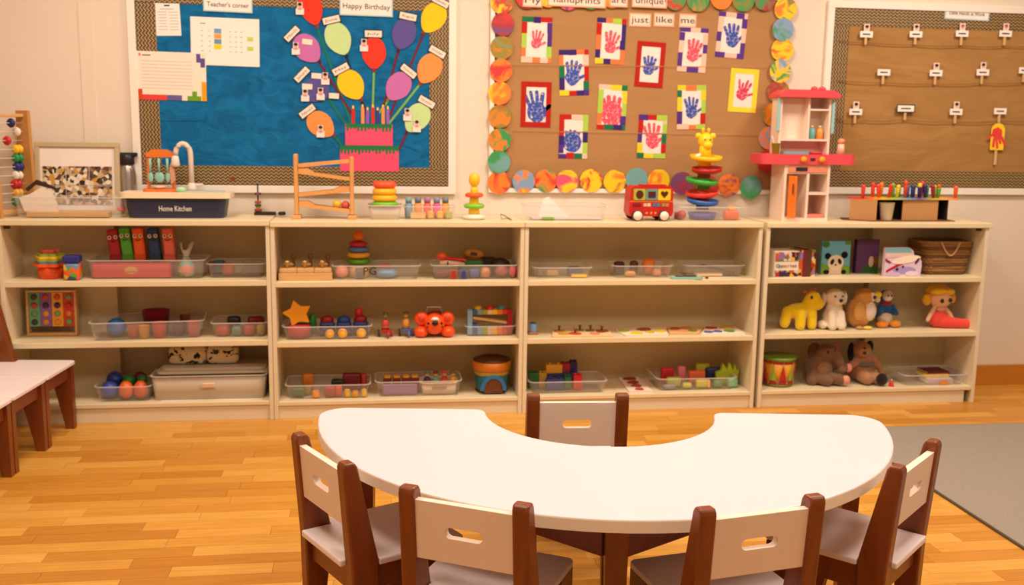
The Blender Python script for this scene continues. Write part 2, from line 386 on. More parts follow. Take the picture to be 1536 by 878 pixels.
# ================================================================ notice boards
FY = .333                                   # front of the board faces
def chevron(name, vert):
    m = bpy.data.materials.new(name); m.use_nodes = True; nt = m.node_tree; b = nt.nodes['Principled BSDF']
    tc = nt.nodes.new('ShaderNodeTexCoord'); sp = nt.nodes.new('ShaderNodeSeparateXYZ'); nt.links.new(tc.outputs['Object'], sp.inputs[0])
    u, v = ('Z', 'X') if vert else ('X', 'Z')
    def mth(op, a, k):
        n = nt.nodes.new('ShaderNodeMath'); n.operation = op
        if isinstance(a, bpy.types.NodeSocket): nt.links.new(a, n.inputs[0])
        else: n.inputs[0].default_value = a
        if isinstance(k, bpy.types.NodeSocket): nt.links.new(k, n.inputs[1])
        else: n.inputs[1].default_value = k
        return n.outputs[0]
    tri = mth('PINGPONG', sp.outputs[u], .011); ph = mth('ADD', sp.outputs[v], tri)
    tr2 = mth('PINGPONG', ph, .0075); st = mth('DIVIDE', tr2, .0075)
    ra = nt.nodes.new('ShaderNodeValToRGB'); e = ra.color_ramp.elements
    e[0].position = .38; e[0].color = (*lin((44, 33, 22)), 1); e[1].position = .62; e[1].color = (*lin((172, 140, 84)), 1)
    nt.links.new(st, ra.inputs[0]); nt.links.new(ra.outputs[0], b.inputs['Base Color']); b.inputs['Roughness'].default_value = .5
    bp = nt.nodes.new('ShaderNodeBump'); bp.inputs['Strength'].default_value = .5; bp.inputs['Distance'].default_value = .003
    nt.links.new(st, bp.inputs['Height']); nt.links.new(bp.outputs[0], b.inputs['Normal'])
    return m
M_CH, M_CV = chevron('corrugated_border', False), chevron('corrugated_border_upright', True)
def sheet_mat(name, c1, c2, scale, bump, stretch, rough=.9, dist=.01):
    m = mat(name, c1, rough, 0, scale, stretch=stretch, spec=.2); nt = m.node_tree
    mx = [n for n in nt.nodes if n.type == 'MIX'][0]; mx.inputs['A'].default_value = (*lin(c1), 1); mx.inputs['B'].default_value = (*lin(c2), 1)
    nz = [n for n in nt.nodes if n.type == 'TEX_NOISE'][0]; nz.inputs['Distortion'].default_value = 1.2; b = nt.nodes['Principled BSDF']
    bp = nt.nodes.new('ShaderNodeBump'); bp.inputs['Strength'].default_value = bump; bp.inputs['Distance'].default_value = dist
    nt.links.new(nz.outputs['Fac'], bp.inputs['Height']); nt.links.new(bp.outputs[0], b.inputs['Normal']); return m
M_FELT = sheet_mat('blue_felt', (0, 66, 112), (26, 128, 186), 9, 1.0, (1, 1, 1.6))
M_KRAFT = sheet_mat('kraft_paper', (166, 122, 76), (182, 138, 90), 3, .35, (.5, 1, 3))
M_KRAFT3 = sheet_mat('wrinkled_kraft_paper', (150, 108, 58), (184, 140, 84), 4, 1.0, (.7, 1, 2.2))
def scallop(x0, x1, z0, z1, sides, p=.012, a=.003):
    """rectangle outline whose sides named in 'sides' (T,B,L,R) are wavy"""
    def edge(pa, pb, nrm, wavy):
        L = math.hypot(pb[0]-pa[0], pb[1]-pa[1]); n = max(1, int(L/p)) if wavy else 1; out = []
        for i in range(n):
            for t, k in (((0, 0), (.5, a)) if wavy else ((0, 0),)):
                q = (i+t)/n; out.append((pa[0]+(pb[0]-pa[0])*q+nrm[0]*k, pa[1]+(pb[1]-pa[1])*q+nrm[1]*k))
        return out
    return edge((x0,z0),(x1,z0),(0,-1),'B' in sides)+edge((x1,z0),(x1,z1),(1,0),'R' in sides)+edge((x1,z1),(x0,z1),(0,1),'T' in sides)+edge((x0,z1),(x0,z0),(-1,0),'L' in sides)
def board(label, x0, x1, z0, z1, face, border=0, fw=.035, name='notice_board'):
    t = thing(name, label, 'board', (x0, WALL_Y, z0)); W_, H_ = x1-x0, z1-z0; y = FY-WALL_Y
    part('panel', MB().b0(fw, W_-fw, y, -.0005, fw, H_-fw, face), t)
    for a in ((0, W_, 0, fw), (0, W_, H_-fw, H_), (0, fw, fw, H_-fw), (W_-fw, W_, fw, H_-fw)): part('frame_rail', MB().b0(a[0], a[1], -.022, -.0005, a[2], a[3], M_WHITE, .002), t)
    if border:
        b = border; yy = (y-.0025, y-.0005); f2 = fw+.001
        for poly, m in ((scallop(f2, W_-f2, f2, fw+b, 'T'), M_CH), (scallop(f2, W_-f2, H_-fw-b, H_-f2, 'B'), M_CH)): part('border_strip', MB().prism(poly, *yy, m), t)
        for poly in (scallop(f2, fw+b, fw+b+.003, H_-fw-b-.003, 'R'), scallop(W_-fw-b, W_-f2, fw+b+.003, H_-fw-b-.003, 'L')): part('border_strip', MB().prism(poly, *yy, M_CV), t)
    return t
b1 = board('blue felt birthday notice board in white frame with corrugated brown border', .497, 1.975, 1.003, 1.975, M_FELT, .088)
b2 = board('plain kraft paper board carrying the handprint pictures', 2.135, 3.60, 1.012, 1.975, M_KRAFT, 0, .022)
b3 = board('brown kraft board strung with twine rows and tiny name cards', 3.803, 5.35, 1.016, 1.962, M_KRAFT3, .082, .034)
# felt offcut pieces pinned on the blue board
x, z = V(240, 181); x1, z1 = V(307, 150)
part('felt_patch', MB().b0(x-b1.location.x, x1-b1.location.x, FY-WALL_Y-.002, FY-WALL_Y-.0003, z-1.003, z1-1.003, M_FELT), b1)
for pyl, pyr in ((97, 101), (196, 203)):                 # folds pressed into the kraft paper
    xa, za = V(770, pyl); xb, zb = V(1150, pyr); b_ = b2.location
    part('paper_fold', MB().add([(x_-b_.x, FY-WALL_Y-d_, z_+o_-b_.z) for x_, z_ in ((xa, za), (xb, zb)) for o_, d_ in ((-.014, -.0004), (.0, .0034), (.003, -.0004))], [(0, 1, 4, 3), (1, 2, 5, 4), (0, 3, 5, 2), (0, 2, 1), (3, 4, 5)], M_KRAFT), b2)
W1 = (244, 236, 226)
def card(px, py, w_, h, m, layer, rot=0, th=.0008):
    """a flat card centred at photo px, py (w,h in photo px) as mesh in own local frame: returns root loc, size"""
    X, Z = V(px, py, FY); k = ppm(X, FY, Z)
    return (X, FY-.0008-layer*.0011, Z), w_/k, h/k
INK = paper((70, 62, 58)); INK2 = paper((120, 112, 104))
def sheet(name, label, px0, px1, py0, py1, layer, rot=0, rgb=W1, cat='paper'):
    loc, w_, h = card((px0+px1)/2, (py0+py1)/2, px1-px0, py1-py0, None, layer)
    t = thing(name, label, cat, loc); t.rotation_euler = (0, rot, 0)
    part('page', MB().b0(-w_/2, w_/2, -.0004, .0004, -h/2, h/2, paper(rgb)), t); return t, w_, h
def marks(t, lst):
    m = MB()
    for x0, x1, z0, z1, c in lst:
        if c in (INK, INK2): m.b0(x0, x1, -.0009, -.0004, z0, z1, c)
        else: part('colour_block', MB().b0(x0, x1, -.0009, -.0004, z0, z1, c), t)
    part('print', m, t)['kind'] = 'stuff'
# sheet A: list
t, w_, h = sheet('list_sheet', 'small cream list sheet pinned near the corner of the blue board', 233, 270, 3, 53, 1, -.03)
L = [(-.012, .012, h*.36, h*.40, INK), (-.03, .03, h*.27, h*.285, INK2)]
for i in range(7): L += [(-w_*.38, -w_*.02, h*(.19-i*.085), h*(.2-i*.085), INK2), (w_*.06, w_*.42, h*(.18-i*.085), h*(.19-i*.085), INK2)]
marks(t, L)
# sheet B: timetable with colour blocks
t, w_, h = sheet('timetable_sheet', 'white timetable sheet with small blue, orange, yellow and green blocks', 288, 388, 28, 98, 2, .015)
L = [(-w_*.36, -w_*.28, h*.36, h*.375, INK2)]
for (i, c) in enumerate([(120, 160, 200), (236, 160, 80), (110, 150, 180), (246, 208, 40)]): L.append((-w_*.16, -w_*.055, h*(.17-i*.11), h*(.27-i*.11), paper(c)))
for k in (.07, -.13): L.append((w_*.32, w_*.41, h*(k-.04), h*(k+.05), paper((196, 206, 110))))
for j in range(5):
    for i in (-.35, -.24, .06, .14, .22): L.append((w_*i, w_*(i+.03), h*(.21-j*.105), h*(.22-j*.105), INK2))
marks(t, L)
# sheet C: planner with brick corners
t, w_, h = sheet('planner_sheet', 'cream planner sheet edged with red, blue, green and yellow brick shapes', 208, 308, 79, 150, 3, .012, (240, 228, 208))
c = lambda *a: paper(a); L = [(-w_*.47, -w_*.44, h*.4, h*.46, c(220, 120, 80)), (-w_*.42, -w_*.3, h*.41, h*.43, INK)]
L += [(-w_/2, -w_*.43, -h/2, -h*.28, c(206, 74, 28)), (-w_*.43, -w_*.08, -h/2, -h*.39, c(226, 70, 66)), (-w_*.08, w_*.14, -h/2, -h*.39, c(104, 96, 150)),
      (w_*.22, w_*.42, -h/2, -h*.4, c(110, 160, 36)), (w_*.29, w_*.36, -h*.4, -h*.3, c(110, 160, 36)), (w_*.43, w_/2, -h/2, -h*.1, c(230, 160, 30)),
      (w_*.36, w_*.42, h*.3, h*.48, c(92, 84, 150)), (w_*.42, w_*.485, h*.2, h*.39, c(92, 84, 150))]
for i in range(9): L.append((-w_*.44, w_*.3, h*(.3-i*.07), h*(.304-i*.07), INK2))
marks(t, L)
# signs
def sign(label, px0, px1, py0, py1, lines, tw, layer, name='paper_sign', rot=0, edge=(176, 206, 214), rgb=W1, size=.03):
    t, w_, h = sheet(name, label, px0, px1, py0, py1, layer, rot, rgb, 'sign')
    e = .006
    for a in ((-w_/2, w_/2, -h/2, -h/2+e), (-w_/2, w_/2, h/2-e, h/2), (-w_/2, -w_/2+e, -h/2+e, h/2-e), (w_/2-e, w_/2, -h/2+e, h/2-e)): part('edging', MB().b0(a[0], a[1], -.0011, -.0004, a[2], a[3], paper(edge)), t)
    for s, z, sz, ww in lines: text(s, sz, INK, t, (0, -.0008, z), width=ww)
    return t
sign('white paper sign reading Teacher\'s corner on the blue board', 306, 378, -16, 18, [('Teacher\'s corner', -.02, .03, .185), ('The', .027, .026, .05)], 0, 4, rot=.02)
sign('white paper sign reading Happy Birthday above the balloons', 510, 589, -6, 24, [('Happy Birthday', -.004, .034, .215)], 0, 4, rot=.01)
# cake
X, Z = V(554, 257); k = ppm(X, FY, Z); ck = thing('paper_cake', 'two-tier pink paper cake with green icing and candles', 'decoration', (X, FY-.0032, Z))
PK = paper((240, 84, 118)); GR = paper((38, 124, 74))
def tier(x0, x1, z0, z1): part('tier', MB().b0(x0/k, x1/k, -.0006, .0006, z0/k, z1/k, PK), ck)
def icing(x0, x1, z0, z1):
    pts = [(x0/k, z1/k), (x0/k, z0/k)]; n = int((x1-x0)/5)
    for i in range(n):
        d = random.uniform(2, 7); xa = x0+(x1-x0)*(i+.15)/n; xb = x0+(x1-x0)*(i+.85)/n
        pts += [(xa/k, z0/k), ((xa+.6)/k, (z0-d)/k), ((xb-.6)/k, (z0-d)/k), (xb/k, z0/k)]
    pts += [(x1/k, z0/k), (x1/k, z1/k)]
    part('icing', MB().prism(pts, -.0022, -.0008, GR), ck)
tier(-43, 44, 0, 38); tier(-35, 35, 38.3, 70); icing(-43, 44, 32, 38); icing(-34, 34, 65, 70)
for xc, h, cc in [(-23, 22, (206, 44, 40)), (-9, 24, (236, 150, 84)), (-2, 20, (146, 96, 180)), (6, 24, (214, 50, 36)), (13, 20, (60, 70, 130)), (21, 24, (236, 150, 84)), (28, 22, (150, 104, 190))]:
    cn = part('candle', MB().b0((xc-2.4)/k, (xc+2.4)/k, -.0005, .0005, 70.3/k, (70+h)/k, paper(cc)), ck)
    part('flame', MB().prism(ell(xc/k, (72.3+h)/k, 1.6/k, 2.6/k, 8), -.0005, .0005, paper((246, 206, 70))), cn)
# balloons
SKIN = paper((226, 176, 140)); HAIR = paper((60, 36, 26))
RED, MINT, IND, YEL, PUR, ORA = (226, 62, 42), (196, 224, 156), (94, 84, 150), (244, 200, 34), (196, 112, 176), (242, 150, 78)
SG, SL, SN, SR = (32, 120, 84), (124, 178, 84), (40, 50, 84), (116, 34, 48)
BAL = [('red paper balloon with a long dark green string', 466, 10, 17, 27, 475, 39, 528, 190, RED, SG, [], [(450, 13)]),
 ('mint paper balloon with a navy string and no photos', 507, 57, 19, 24, 519, 83, 551, 178, MINT, SN, [(497, 30, .25, 'June')], []),
 ('red paper balloon on a short light green string above the candles', 561, 80, 18, 24, 561, 105, 559, 165, RED, SL, [(560, 51, 0, 'July')], [(546, 68)]),
 ('indigo paper balloon with a bare face on a dark red string', 606, 50, 18, 23, 598, 75, 573, 168, IND, SR, [(612, 25, -.18, 'August')], []),
 ('yellow paper balloon overlapping the board border, on a dark red string', 651, 25, 18, 22, 636, 49, 583, 178, YEL, SR, [(661, 3, -.45, 'September')], []),
 ('purple paper balloon with a photo on a dark red string', 460, 72, 19, 22, 478, 92, 531, 176, PUR, SR, [(438, 51, .8, 'March'), (461, 63, -.1, '')], [(444, 73)]),
 ('yellow paper balloon on a short navy string beside the candles', 526, 126, 19, 22, 541, 149, 553, 172, YEL, SN, [(511, 104, .5, 'May')], []),
 ('purple paper balloon without photos on a light green string', 598, 129, 18, 22, 583, 150, 568, 170, PUR, SL, [(613, 107, -.65, 'November')], []),
 ('orange paper balloon overlapping the board border, on a light green string', 645, 101, 18, 21, 631, 125, 583, 186, ORA, SL, [(656, 78, -.5, 'October')], []),
 ('indigo paper balloon almost covered by photos and name strips', 474, 133, 21, 17, 492, 147, 521, 190, IND, SG, [(453, 112, .8, 'January'), (475, 114, -.05, ''), (461, 130, -.05, ''), (501, 144, -.05, '')], [(488, 118), (458, 143), (481, 141)]),
 ('orange paper balloon with one photo on a dark green string', 480, 186, 18, 21, 500, 203, 513, 218, ORA, SG, [(461, 167, .65, 'February')], [(481, 197)]),
 ('mint paper balloon with two photos on a dark red string', 627, 175, 18, 21, 611, 198, 599, 224, MINT, SR, [(640, 153, -.5, 'December')], [(611, 172), (625, 189)])]
def photo_mb(k, dy):
    m = MB(); g = lambda x: x/k
    m.b0(g(-6), g(6), dy-.0004, dy+.0004, g(-9), g(0), paper((240, 226, 216))); m.b0(g(-4), g(4), dy-.0003, dy+.0003, g(0), g(9), paper((232, 214, 204)))
    m.prism(ell(0, g(4), g(2.6), g(3.4), 10), dy-.0009, dy-.0005, SKIN); m.prism(ell(0, g(6), g(3), g(2.4), 10), dy-.0012, dy-.0010, HAIR)
    m.prism(ell(0, g(-.6), g(3.6), g(1.6), 10), dy-.0009, dy-.0005, paper((206, 150, 150))); return m
for bi, (lab, cx, cy, rx, ry, kx, ky, ex_, ey, cc, sc_, tags, phs) in enumerate(BAL):
    X, Z = V(cx, cy, FY); k = ppm(X, FY, Z); dy = -.0044-(bi % 3)*.0003
    t = thing('paper_balloon', lab, 'balloon', (X, FY, Z), 0, 'paper birthday balloons')
    KX, KZ = V(kx, ky, FY); ax, az = KX-X, KZ-Z; ang = math.atan2(ax, -az); D = math.hypot(ax, az)
    pts = []
    for i in range(28):
        a = 2*PI*i/28; x_ = rx/k*math.sin(a); z_ = (ry/k)*math.cos(a)
        if z_ < 0: x_ *= 1-.30*(z_/(ry/k))**2; z_ *= D/(ry/k)*.96
        pts.append((x_*math.cos(ang)-z_*math.sin(ang), x_*math.sin(ang)+z_*math.cos(ang)))
    part('balloon_body', MB().prism(pts, dy-.0005, dy+.0005, paper(cc)), t)
    kn = MB(); q = 3.2/k; kn.prism([(ax-q*math.cos(ang)-math.sin(ang)*-q*.9, az-q*math.sin(ang)-q*.9*math.cos(ang)), (ax+q*math.cos(ang)+math.sin(ang)*q*.9, az+q*math.sin(ang)-q*.9*math.cos(ang)), (ax-q*.3*math.sin(-ang), az+q)], dy-.0016, dy-.0006, paper(tuple(int(v*.8) for v in (sc_ if bi % 2 else (200, 50, 50)))))
    part('knot', kn, t)
    EX, EZ = V(ex_, ey, FY); dx, dz = EX-KX, EZ-KZ; L = math.hypot(dx, dz); nx, nz_ = -dz/L*1.6/k, dx/L*1.6/k
    part('string', MB().prism([(ax+nx, az+nz_), (ax-nx, az-nz_), (EX-X-nx, EZ-Z-nz_), (EX-X+nx, EZ-Z+nz_)], -.0022-(bi % 4)*.0002, -.0016-(bi % 4)*.0002, paper(sc_)), t)
    for j, (tx, ty, ro, s) in enumerate(tags):
        TX, TZ = V(tx, ty, FY); w2 = (25 if s else 15)/k; h2 = (9.5 if s else 8)/k
        o = part('name_strip', MB().b0(-w2/2, w2/2, -.0004, .0004, -h2/2, h2/2, paper((242, 224, 206))), t, None, (TX-X, dy-.0018-j*.0008, TZ-Z), (0, -ro, 0))
        if s: part('dark_border', MB().b0(-w2/2-.004, w2/2+.004, .0005, .0008, -h2/2-.004, h2/2+.004, paper((62, 44, 36))), o)
        if s: text(s, .016, INK, o, (0, -.0004, 0), ex=.0002, width=.75*w2)
    for j, (tx, ty) in enumerate(phs):
        TX, TZ = V(tx, ty, FY); part('photo_card', photo_mb(k, 0), t, None, (TX-X, dy-.0052-j*.001, TZ-Z))
X, Z = V(349, 268); solo('paper_bow', MB().prism([(-.012, .008), (-.012, -.008), (0, -.002), (.012, -.008), (.012, .008), (0, .002)], -.002, 0, paper((170, 40, 40))), 'tiny red paper bow on the blue board\'s bottom border', 'decoration', (X, FY-.0028, Z))
# ================================================================ handprint board
def paint_mat(i, cols):
    m = bpy.data.materials.new('paint_print_%d' % i); m.use_nodes = True; nt = m.node_tree; b = nt.nodes['Principled BSDF']
    tc = nt.nodes.new('ShaderNodeTexCoord'); mp = nt.nodes.new('ShaderNodeMapping'); mp.inputs['Location'].default_value = (i*1.7, i*.9, i*2.3)
    nz = nt.nodes.new('ShaderNodeTexNoise'); nz.inputs['Scale'].default_value = 9 if i % 3 else 16; nz.inputs['Detail'].default_value = 3; nz.inputs['Distortion'].default_value = .8
    nt.links.new(tc.outputs['Object'], mp.inputs[0]); nt.links.new(mp.outputs[0], nz.inputs['Vector'])
    ra = nt.nodes.new('ShaderNodeValToRGB'); e = ra.color_ramp.elements; n = len(cols)
    while len(e) < n: e.new(.5)
    for j in range(n): e[j].position = .36+.28*j/(n-1) if n > 1 else 0; e[j].color = (*lin(cols[j]), 1)
    ra.color_ramp.interpolation = 'EASE'
    nt.links.new(nz.outputs['Fac'], ra.inputs[0]); nt.links.new(ra.outputs[0], b.inputs['Base Color']); b.inputs['Roughness'].default_value = .6
    return m
r_, o_, y_, g_, bl_, cr_, te_, pu_, ol_, pk_ = (206, 50, 44), (240, 130, 36), (246, 204, 20), (60, 150, 80), (130, 160, 190), (170, 44, 50), (110, 164, 160), (120, 70, 120), (150, 130, 40), (228, 80, 110)
DISC = [(752, 4, (ol_, r_, y_), 'olive, red and yellow'), (754, 37, (pu_, cr_, r_), 'crimson and violet'), (752, 72, (te_, ol_, o_), 'teal and clear orange'), (751, 106, (ol_, o_, r_), 'olive brown with a red top'),
 (749, 140, (r_, o_, y_), 'flame speckled'), (749, 175, (r_, ol_, o_), 'rosy red and muddy green'), (749, 210, (ol_, o_, g_), 'ochre with a green dab'), (748, 243, (te_, g_, g_), 'plain green'),
 (748, 274, (cr_, r_, o_), 'rusty red corner'), (785, 272, (bl_, bl_, o_, y_), 'pale blue and orange'), (818, 271, (g_, o_, r_), 'green and orange swirled'), (850, 272, (pk_, y_, o_, g_), 'pink, yellow and green'),
 (886, 271, (y_, y_, r_), 'bright yellow with a red side'), (921, 272, (cr_, y_, o_), 'crimson and yellow'), (954, 269, (te_, te_), 'plain teal'), (987, 271, (y_, y_, o_), 'plain yellow with orange specks'),
 (1022, 275, (cr_, pu_, cr_), 'dark maroon'), (1060, 280, (y_, cr_, r_), 'maroon with a yellow foot'), (1092, 278, (cr_, o_, pu_), 'brown and orange streaked'), (1125, 281, (g_, te_), 'grey green'),
 (790, -4, (r_, cr_, y_), 'red and lemon'), (822, -6, (y_, o_), 'all golden'), (852, -2, (r_, pk_, pu_), 'rose and violet'), (886, -3, (g_, g_), 'grass green'), (918, -5, (o_, y_), 'apricot'),
 (1012, -2, (g_, r_, g_), 'red and grass green'), (1046, 0, (ol_, g_, o_), 'olive and orange'), (1081, -3, (o_, o_), 'plain orange'), (1114, 0, (r_, g_, ol_), 'scarlet and moss'), (1146, -1, (ol_, cr_, g_), 'moss and maroon'),
 (1177, 14, (o_, y_, ol_), 'amber and yellow'), (1173, 45, (g_, bl_, bl_), 'green and grey blue'), (1172, 75, (r_, y_, o_), 'red and yellow halved'), (1169, 107, (bl_, y_, g_), 'pale blue and lime'),
 (1166, 138, (ol_, cr_, ol_), 'dark olive'), (1158, 172, (y_, o_, ol_), 'mustard'), (1153, 207, (bl_, o_, bl_), 'slate blue'), (1150, 242, (r_, o_), 'brick red')]
for i, (px, py, cols, nm) in enumerate(DISC):
    X, Z = V(px, py, FY); k = ppm(X, FY, Z); R_ = 17.2/k
    m = MB(); pts = [(R_*(1+random.uniform(-.015, .015))*math.cos(2*PI*j/26), R_*(1+random.uniform(-.015, .015))*math.sin(2*PI*j/26)) for j in range(26)]
    m.prism(pts, -.0005, .0005, paint_mat(i, cols)); yaw_ = .045*(1 if i % 2 else -1)
    solo('paint_print_disc', m, nm+' round paint print edging the handprint board', 'paint print', (X, FY-.0125-(i % 2)*.0016, Z), yaw_, 'round paint prints edging the handprint board')
def hand_mb(s, m, seed, fl=1, pf=1):
    """flat painted handprint, palm and five fingers, s = overall height"""
    rn = random.Random(seed); b = MB(); a, c_ = -.0006, -.0002
    b.prism([(x*(1+rn.uniform(-.06, .06)), z*(1+rn.uniform(-.06, .06))) for x, z in ell(0, -s*.18, s*.25*pf, s*.26*pf, 16)], a, c_, m)
    for j, (dx, an, ln) in enumerate(((-.17, .30, .40), (-.06, .09, .48), (.06, -.06, .46), (.17, -.26, .38), (.24, -1.0, .34))):
        ln *= fl
        if rn.random() < .1: ln *= .6
        x0, z0 = (dx*s, .0*s) if j < 4 else (.17*s, -.22*s); ux, uz = -math.sin(an), math.cos(an); r = s*.055*rn.uniform(.85, 1.15)
        pts = [(x0-uz*r, z0+ux*r), (x0+uz*r, z0-ux*r), (x0+ux*s*ln+uz*r, z0+uz*s*ln-ux*r)]+[(x0+ux*s*(ln+.04), z0+uz*s*(ln+.04))]+[(x0+ux*s*ln-uz*r, z0+uz*s*ln+ux*r)]
        b.prism(pts, a-.00004*(j+1), c_, m)
    return b
MC = [(190, 36, 30), (32, 116, 76), (246, 208, 50), (84, 50, 130), (240, 124, 70), (170, 206, 80), (244, 196, 176), (60, 40, 110)]
def dab(name, rgb):
    m = mat(name, rgb, .6, .2, 90); nt = m.node_tree; nz = [n for n in nt.nodes if n.type == 'TEX_NOISE'][0]; mx = [n for n in nt.nodes if n.type == 'MIX'][0]
    ra = nt.nodes.new('ShaderNodeValToRGB'); e = ra.color_ramp.elements; e[0].position = .30; e[0].color = (0, 0, 0, 1); e[1].position = .46; e[1].color = (1, 1, 1, 1)
    nt.links.new(nz.outputs['Fac'], ra.inputs[0]); nt.links.new(ra.outputs[0], mx.inputs['Factor']); mx.inputs['A'].default_value = (*lin((238, 214, 206)), 1); mx.inputs['B'].default_value = (*lin(rgb), 1); return m
BLUE, REDH, MAG = dab('blue_hand_paint', (36, 74, 170)), dab('red_hand_paint', (230, 70, 94)), dab('magenta_hand_paint', (204, 48, 90))
ART = [(805, 60, 46, 67, .01, 'm', REDH, 26, 'red handprint picture with patchwork border at the top, near the paint print column', 1),
 (861, 109, 45, 67, -.04, 'm', BLUE, 34, 'long-fingered blue handprint picture with patchwork border', 2), (916, 62, 45, 67, .03, 'm', REDH, 32, 'faint red handprint picture with patchwork border under the word handprints', 3),
 (975, 97, 44, 67, .05, 'r', BLUE, 30, 'smeared blue handprint in solid red border under the word just', 4), (1039, 75, 44, 65, .04, 'p', REDH, 32, 'red handprint picture bordered in purple and peach', 5),
 (1097, 53, 45, 66, .06, 'p', BLUE, 34, 'blue handprint picture bordered in purple and peach', 6), (1115, 136, 44, 64, .04, 'y', MAG, 30, 'magenta handprint picture in plain yellow border', 7),
 (804, 157, 46, 67, .01, 'r', BLUE, 42, 'full blue handprint in solid red border beside the paint print column', 8), (918, 161, 44, 66, .03, 'm', REDH, 46, 'blurred tall red handprint with patchwork border in the board\'s middle', 9),
 (1037, 161, 44, 65, -.02, 'm', BLUE, 30, 'small blue handprint with orange, red and lime patchwork border', 10), (860, 205, 44, 65, .01, 'm', BLUE, 36, 'blotchy blue handprint with peach and green border in the bottom row', 11),
 (978, 205, 44, 64, .02, 'm', REDH, 36, 'red open handprint with patchwork border in the bottom row beside the giraffe tower', 12)]
for px, py, pw_, ph, ro, st, hm, hs, lab, sd in ART:
    X, Z = V(px, py, FY); k = ppm(X, FY, Z); w_, h = pw_/k, ph/k; rn = random.Random(sd*5+1)
    t = thing('handprint_picture', lab, 'picture', (X, FY-.0012, Z), 0, 'handprint pictures on the kraft board'); t.rotation_euler = (0, ro, 0)
    part('page', MB().b0(-w_/2+.002, w_/2-.002, -.0005, .0005, -h/2+.002, h/2-.002, paper((244, 226, 214))), t)
    bw = w_*.17
    if st == 'r' or st == 'y':
        cc = paper((178, 36, 26) if st == 'r' else (246, 214, 60))
        for a in ((-w_/2, w_/2, -h/2, -h/2+bw), (-w_/2, w_/2, h/2-bw, h/2), (-w_/2, -w_/2+bw, -h/2+bw, h/2-bw), (w_/2-bw, w_/2, -h/2+bw, h/2-bw)): part('border_strip', MB().b0(a[0], a[1], -.0013, -.0006, a[2], a[3], cc), t)
    else:
        pal = MC if st == 'm' else [(90, 56, 140), (246, 196, 172)]
        j = 0
        for side in range(4):
            ln = w_ if side < 2 else h-2*bw; q = -ln/2
            while q < ln/2-.004:
                e = min(q+rn.uniform(.24, .42)*ln, ln/2)
                if ln/2-e < .015: e = ln/2
                cc = paper(pal[j % 2] if st == 'p' else rn.choice(pal)); j += 1; ww = bw*rn.uniform(.85, 1.15)
                a = {0: (q, e, h/2-ww, h/2), 1: (q, e, -h/2, -h/2+ww), 2: (-w_/2, -w_/2+ww, q, e), 3: (w_/2-ww, w_/2, q, e)}[side]
                part('colour_patch', MB().b0(a[0], a[1], -.0013-rn.random()*.0003, -.0006, a[2], a[3], cc), t); q = e
    part('handprint', hand_mb(hs*1.2/k, hm, sd, {11: .5, 9: .62, 6: .85, 4: .7}.get(sd, .9), {11: 1.35, 9: 1.3, 8: 1.2, 2: 1.1, 3: .9}.get(sd, 1)), t, None, (rn.uniform(-.006, .006), -.0005, rn.uniform(-.008, .004)), (0, rn.uniform(-.25, .25), 0))
for s, x0, x1, py in (('My', 783, 813, 1), ('handprints', 820, 909, 1), ('are', 913, 941, 1), ('unique', 946, 1000, 2), ('just', 943, 977, 30), ('like', 980, 1012, 30), ('me', 1018, 1045, 31)):
    sign('peach word card reading '+s, x0, x1, py-10, py+10, [(s, 0, .042, (x1-x0)*.78/310)], 0, 14 if py < 5 else 1, 'word_card', .01, (238, 168, 130), (244, 216, 196))
# ================================================================ twine board
M_TWINE = mat('twine', (134, 92, 44), .95, .3, 200)
for i, row in enumerate([[(1258, 61), (1300, 64), (1372, 68), (1440, 69), (1505, 70), (1600, 69)], [(1256, 121), (1323, 124), (1401, 126), (1471, 125), (1535, 124), (1600, 124)], [(1254, 179), (1290, 181), (1356, 180), (1431, 183), (1497, 182), (1600, 182)]]):
    pts = []
    for px, py in row:
        X, Z = V(px, py, FY); pts.append((X, FY-.012, Z))
    p2 = []
    for a, b in zip(pts, pts[1:]):
        for q in range(6):
            t_ = q/6; p2.append((a[0]+(b[0]-a[0])*t_, a[1]-.003*math.sin(PI*t_), a[2]+(b[2]-a[2])*t_-.004*math.sin(PI*t_)))
    p2.append(pts[-1]); p2 = [(p2[0][0], FY-.003, p2[0][2])]+p2
    solo('twine', MB().tube(p2, .0016, M_TWINE, 6), ('brown twine strung across the kraft board under its title', 'brown twine strung across the middle of the kraft board', 'brown twine carrying the paper ice lolly')[i], 'twine')
M_PEG = mat('peg_wood', (214, 176, 120), .6, .12, 60)
CARDS = [(1297, 52, 1, 'first row card on the twine nearest the toy kitchen'), (1371, 52, 1, 'first row card with black-haired photo, second from the toy kitchen'), (1440, 51, 2, 'first row card under the board title, with hanging peg gap'), (1505, 51, 2, 'first row card beyond the board title'),
         (1323, 109, 0, 'second row card without photo'), (1401, 110, 1, 'second row card with photo below the title edge'), (1471, 109, 1, 'narrow second row card with photo and low peg'), (1534, 106, 0, 'second row card cut by the picture edge'),
         (1281, 168, 1, 'third row card with photo next to the toy kitchen'), (1356, 163, 3, 'dark-bordered name card without photo in the third row'), (1431, 168, 1, 'third row card with photo beside the paper lolly'), (1497, 167, 0, 'name card pinned above the paper lolly')]
